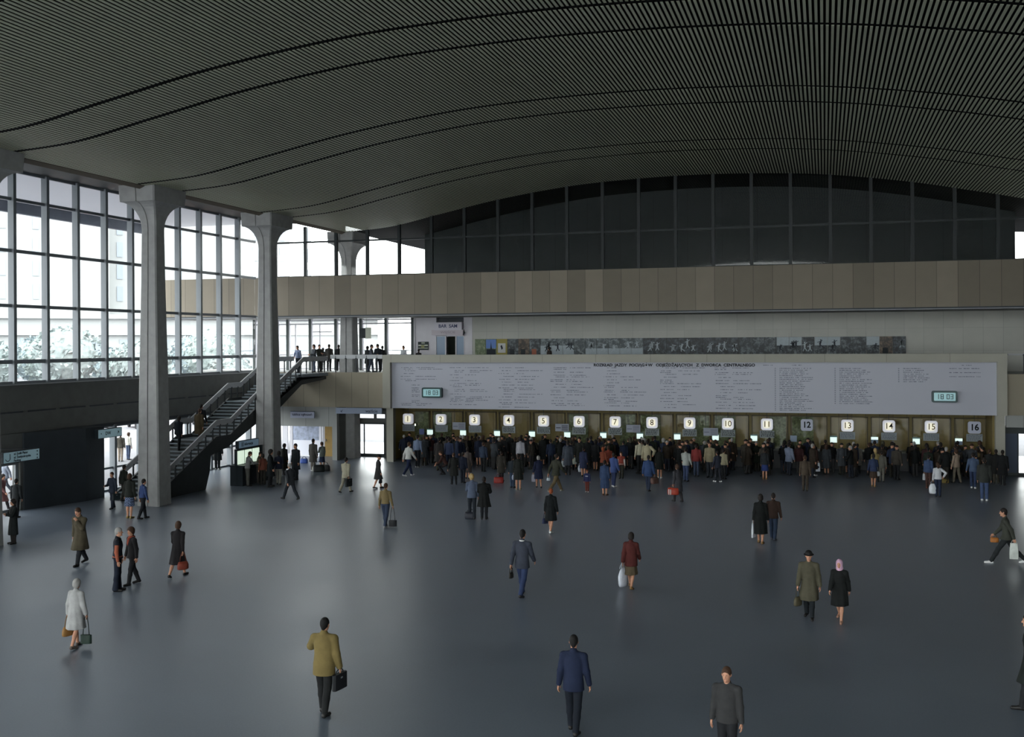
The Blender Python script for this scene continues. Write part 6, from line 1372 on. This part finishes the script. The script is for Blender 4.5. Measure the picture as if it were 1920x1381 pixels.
(4.50,60.45,1.78,0,'bagarm','m','coat',(56, 44, 36),'trousers',(40, 46, 62),'short','grey','person in a dark brown coat with short hair right of number 14'),
(4.50,59.79,1.64,0,'wait','f','parka',(26, 28, 30),'trousers',(60, 60, 62),'bob','dark','person in a black parka with a bob right of number 14'),
(2.94,60.24,1.79,0,'counter','f','jacket',(38, 40, 44),'skirt',(50, 46, 40),'scarf','olive','person in a charcoal jacket with a headscarf left of number 14'),
(2.86,59.46,1.69,-8,'bagarm','m','jacket',(56, 44, 36),'trousers',(40, 46, 62),'short','black','person in a dark brown jacket with short hair left of number 14'),
(5.79,61.11,1.74,18,'counter','m','coat',(40, 52, 84),'trousers',(34, 36, 40),'short','grey','person in a dark blue coat with short hair below number 15'),
(5.81,60.40,1.77,0,'wait','m','blazer',(32, 40, 64),'trousers',(50, 46, 40),'short','black','person in a navy suit jacket with short hair below number 15'),
(5.73,59.59,1.79,-8,'folded','m','coat',(26, 28, 30),'trousers',(50, 46, 40),'short','dark','person in a black coat with short hair below number 15'),
(5.46,58.91,1.67,-60,'stand','f','jacket',(56, 44, 36),'skirt',(50, 46, 40),'curly','dark','person in a dark brown jacket with curly hair below number 15'),
(5.70,58.30,1.61,30,'wait','m','jacket',(70, 64, 56),'trousers',(40, 46, 62),'cap','black','person in a grey-brown jacket with a cap below number 15'),
(5.79,57.69,1.78,-25,'bagarm','m','blazer',(26, 28, 30),'trousers',(50, 46, 40),'short','grey','person in a black suit jacket with short hair below number 15'),
(6.74,61.13,1.79,10,'counter','m','parka',(70, 64, 56),'trousers',(50, 46, 40),'short','black','person in a grey-brown parka with short hair right of number 15'),
(6.57,60.43,1.74,-8,'wait','m','blazer',(66, 72, 80),'trousers',(40, 46, 62),'hat','black','person in a slate-grey suit jacket with a hat right of number 15'),
(6.45,59.60,1.72,-20,'wait','m','coat',(40, 52, 84),'trousers',(34, 36, 40),'short','dark','person in a dark blue coat with short hair right of number 15'),
(6.44,58.96,1.71,0,'bagarm','m','blazer',(70, 64, 56),'trousers',(34, 36, 40),'short','dark','person in a grey-brown suit jacket with short hair right of number 15'),
(5.09,60.21,1.69,-8,'counter','f','longcoat',(40, 48, 40),'none',(34, 36, 40),'curly','black','person in a dark green long coat with curly hair left of number 15'),
(5.06,59.52,1.73,-20,'stand','m','parka',(70, 36, 38),'trousers',(34, 36, 40),'short','dark','person in a maroon parka with short hair left of number 15'),
(5.04,58.69,1.65,-20,'bagarm','f','longcoat',(40, 48, 40),'none',(50, 46, 40),'short','black','person in a dark green long coat with short hair left of number 15'),
(7.85,61.25,1.79,18,'counter','f','coat',(66, 72, 80),'none',(34, 36, 40),'curly','brown','person in a slate-grey coat with curly hair below number 16'),
(7.76,60.44,1.69,18,'stand','m','parka',(56, 44, 36),'trousers',(50, 46, 40),'short','dark','person in a dark brown parka with short hair below number 16'),
(7.70,59.25,1.69,70,'bagarm','m','jacket',(56, 44, 36),'trousers',(60, 60, 62),'short','black','person in a dark brown jacket with short hair below number 16'),
(7.89,58.53,1.64,-25,'folded','m','jacket',(44, 46, 48),'trousers',(50, 46, 40),'short','brown','person in a dark grey jacket with short hair below number 16'),
(7.04,60.33,1.63,18,'counter','m','jacket',(66, 72, 80),'trousers',(50, 46, 40),'cap','dark','person in a slate-grey jacket with a cap left of number 16'),
(7.20,59.55,1.79,0,'folded','m','blazer',(66, 72, 80),'trousers',(50, 46, 40),'hat','brown','person in a slate-grey suit jacket with a hat left of number 16'),
]
for a in FILL: person(*a[:12], (28,26,26), a[12], group='people queueing at the ticket windows')
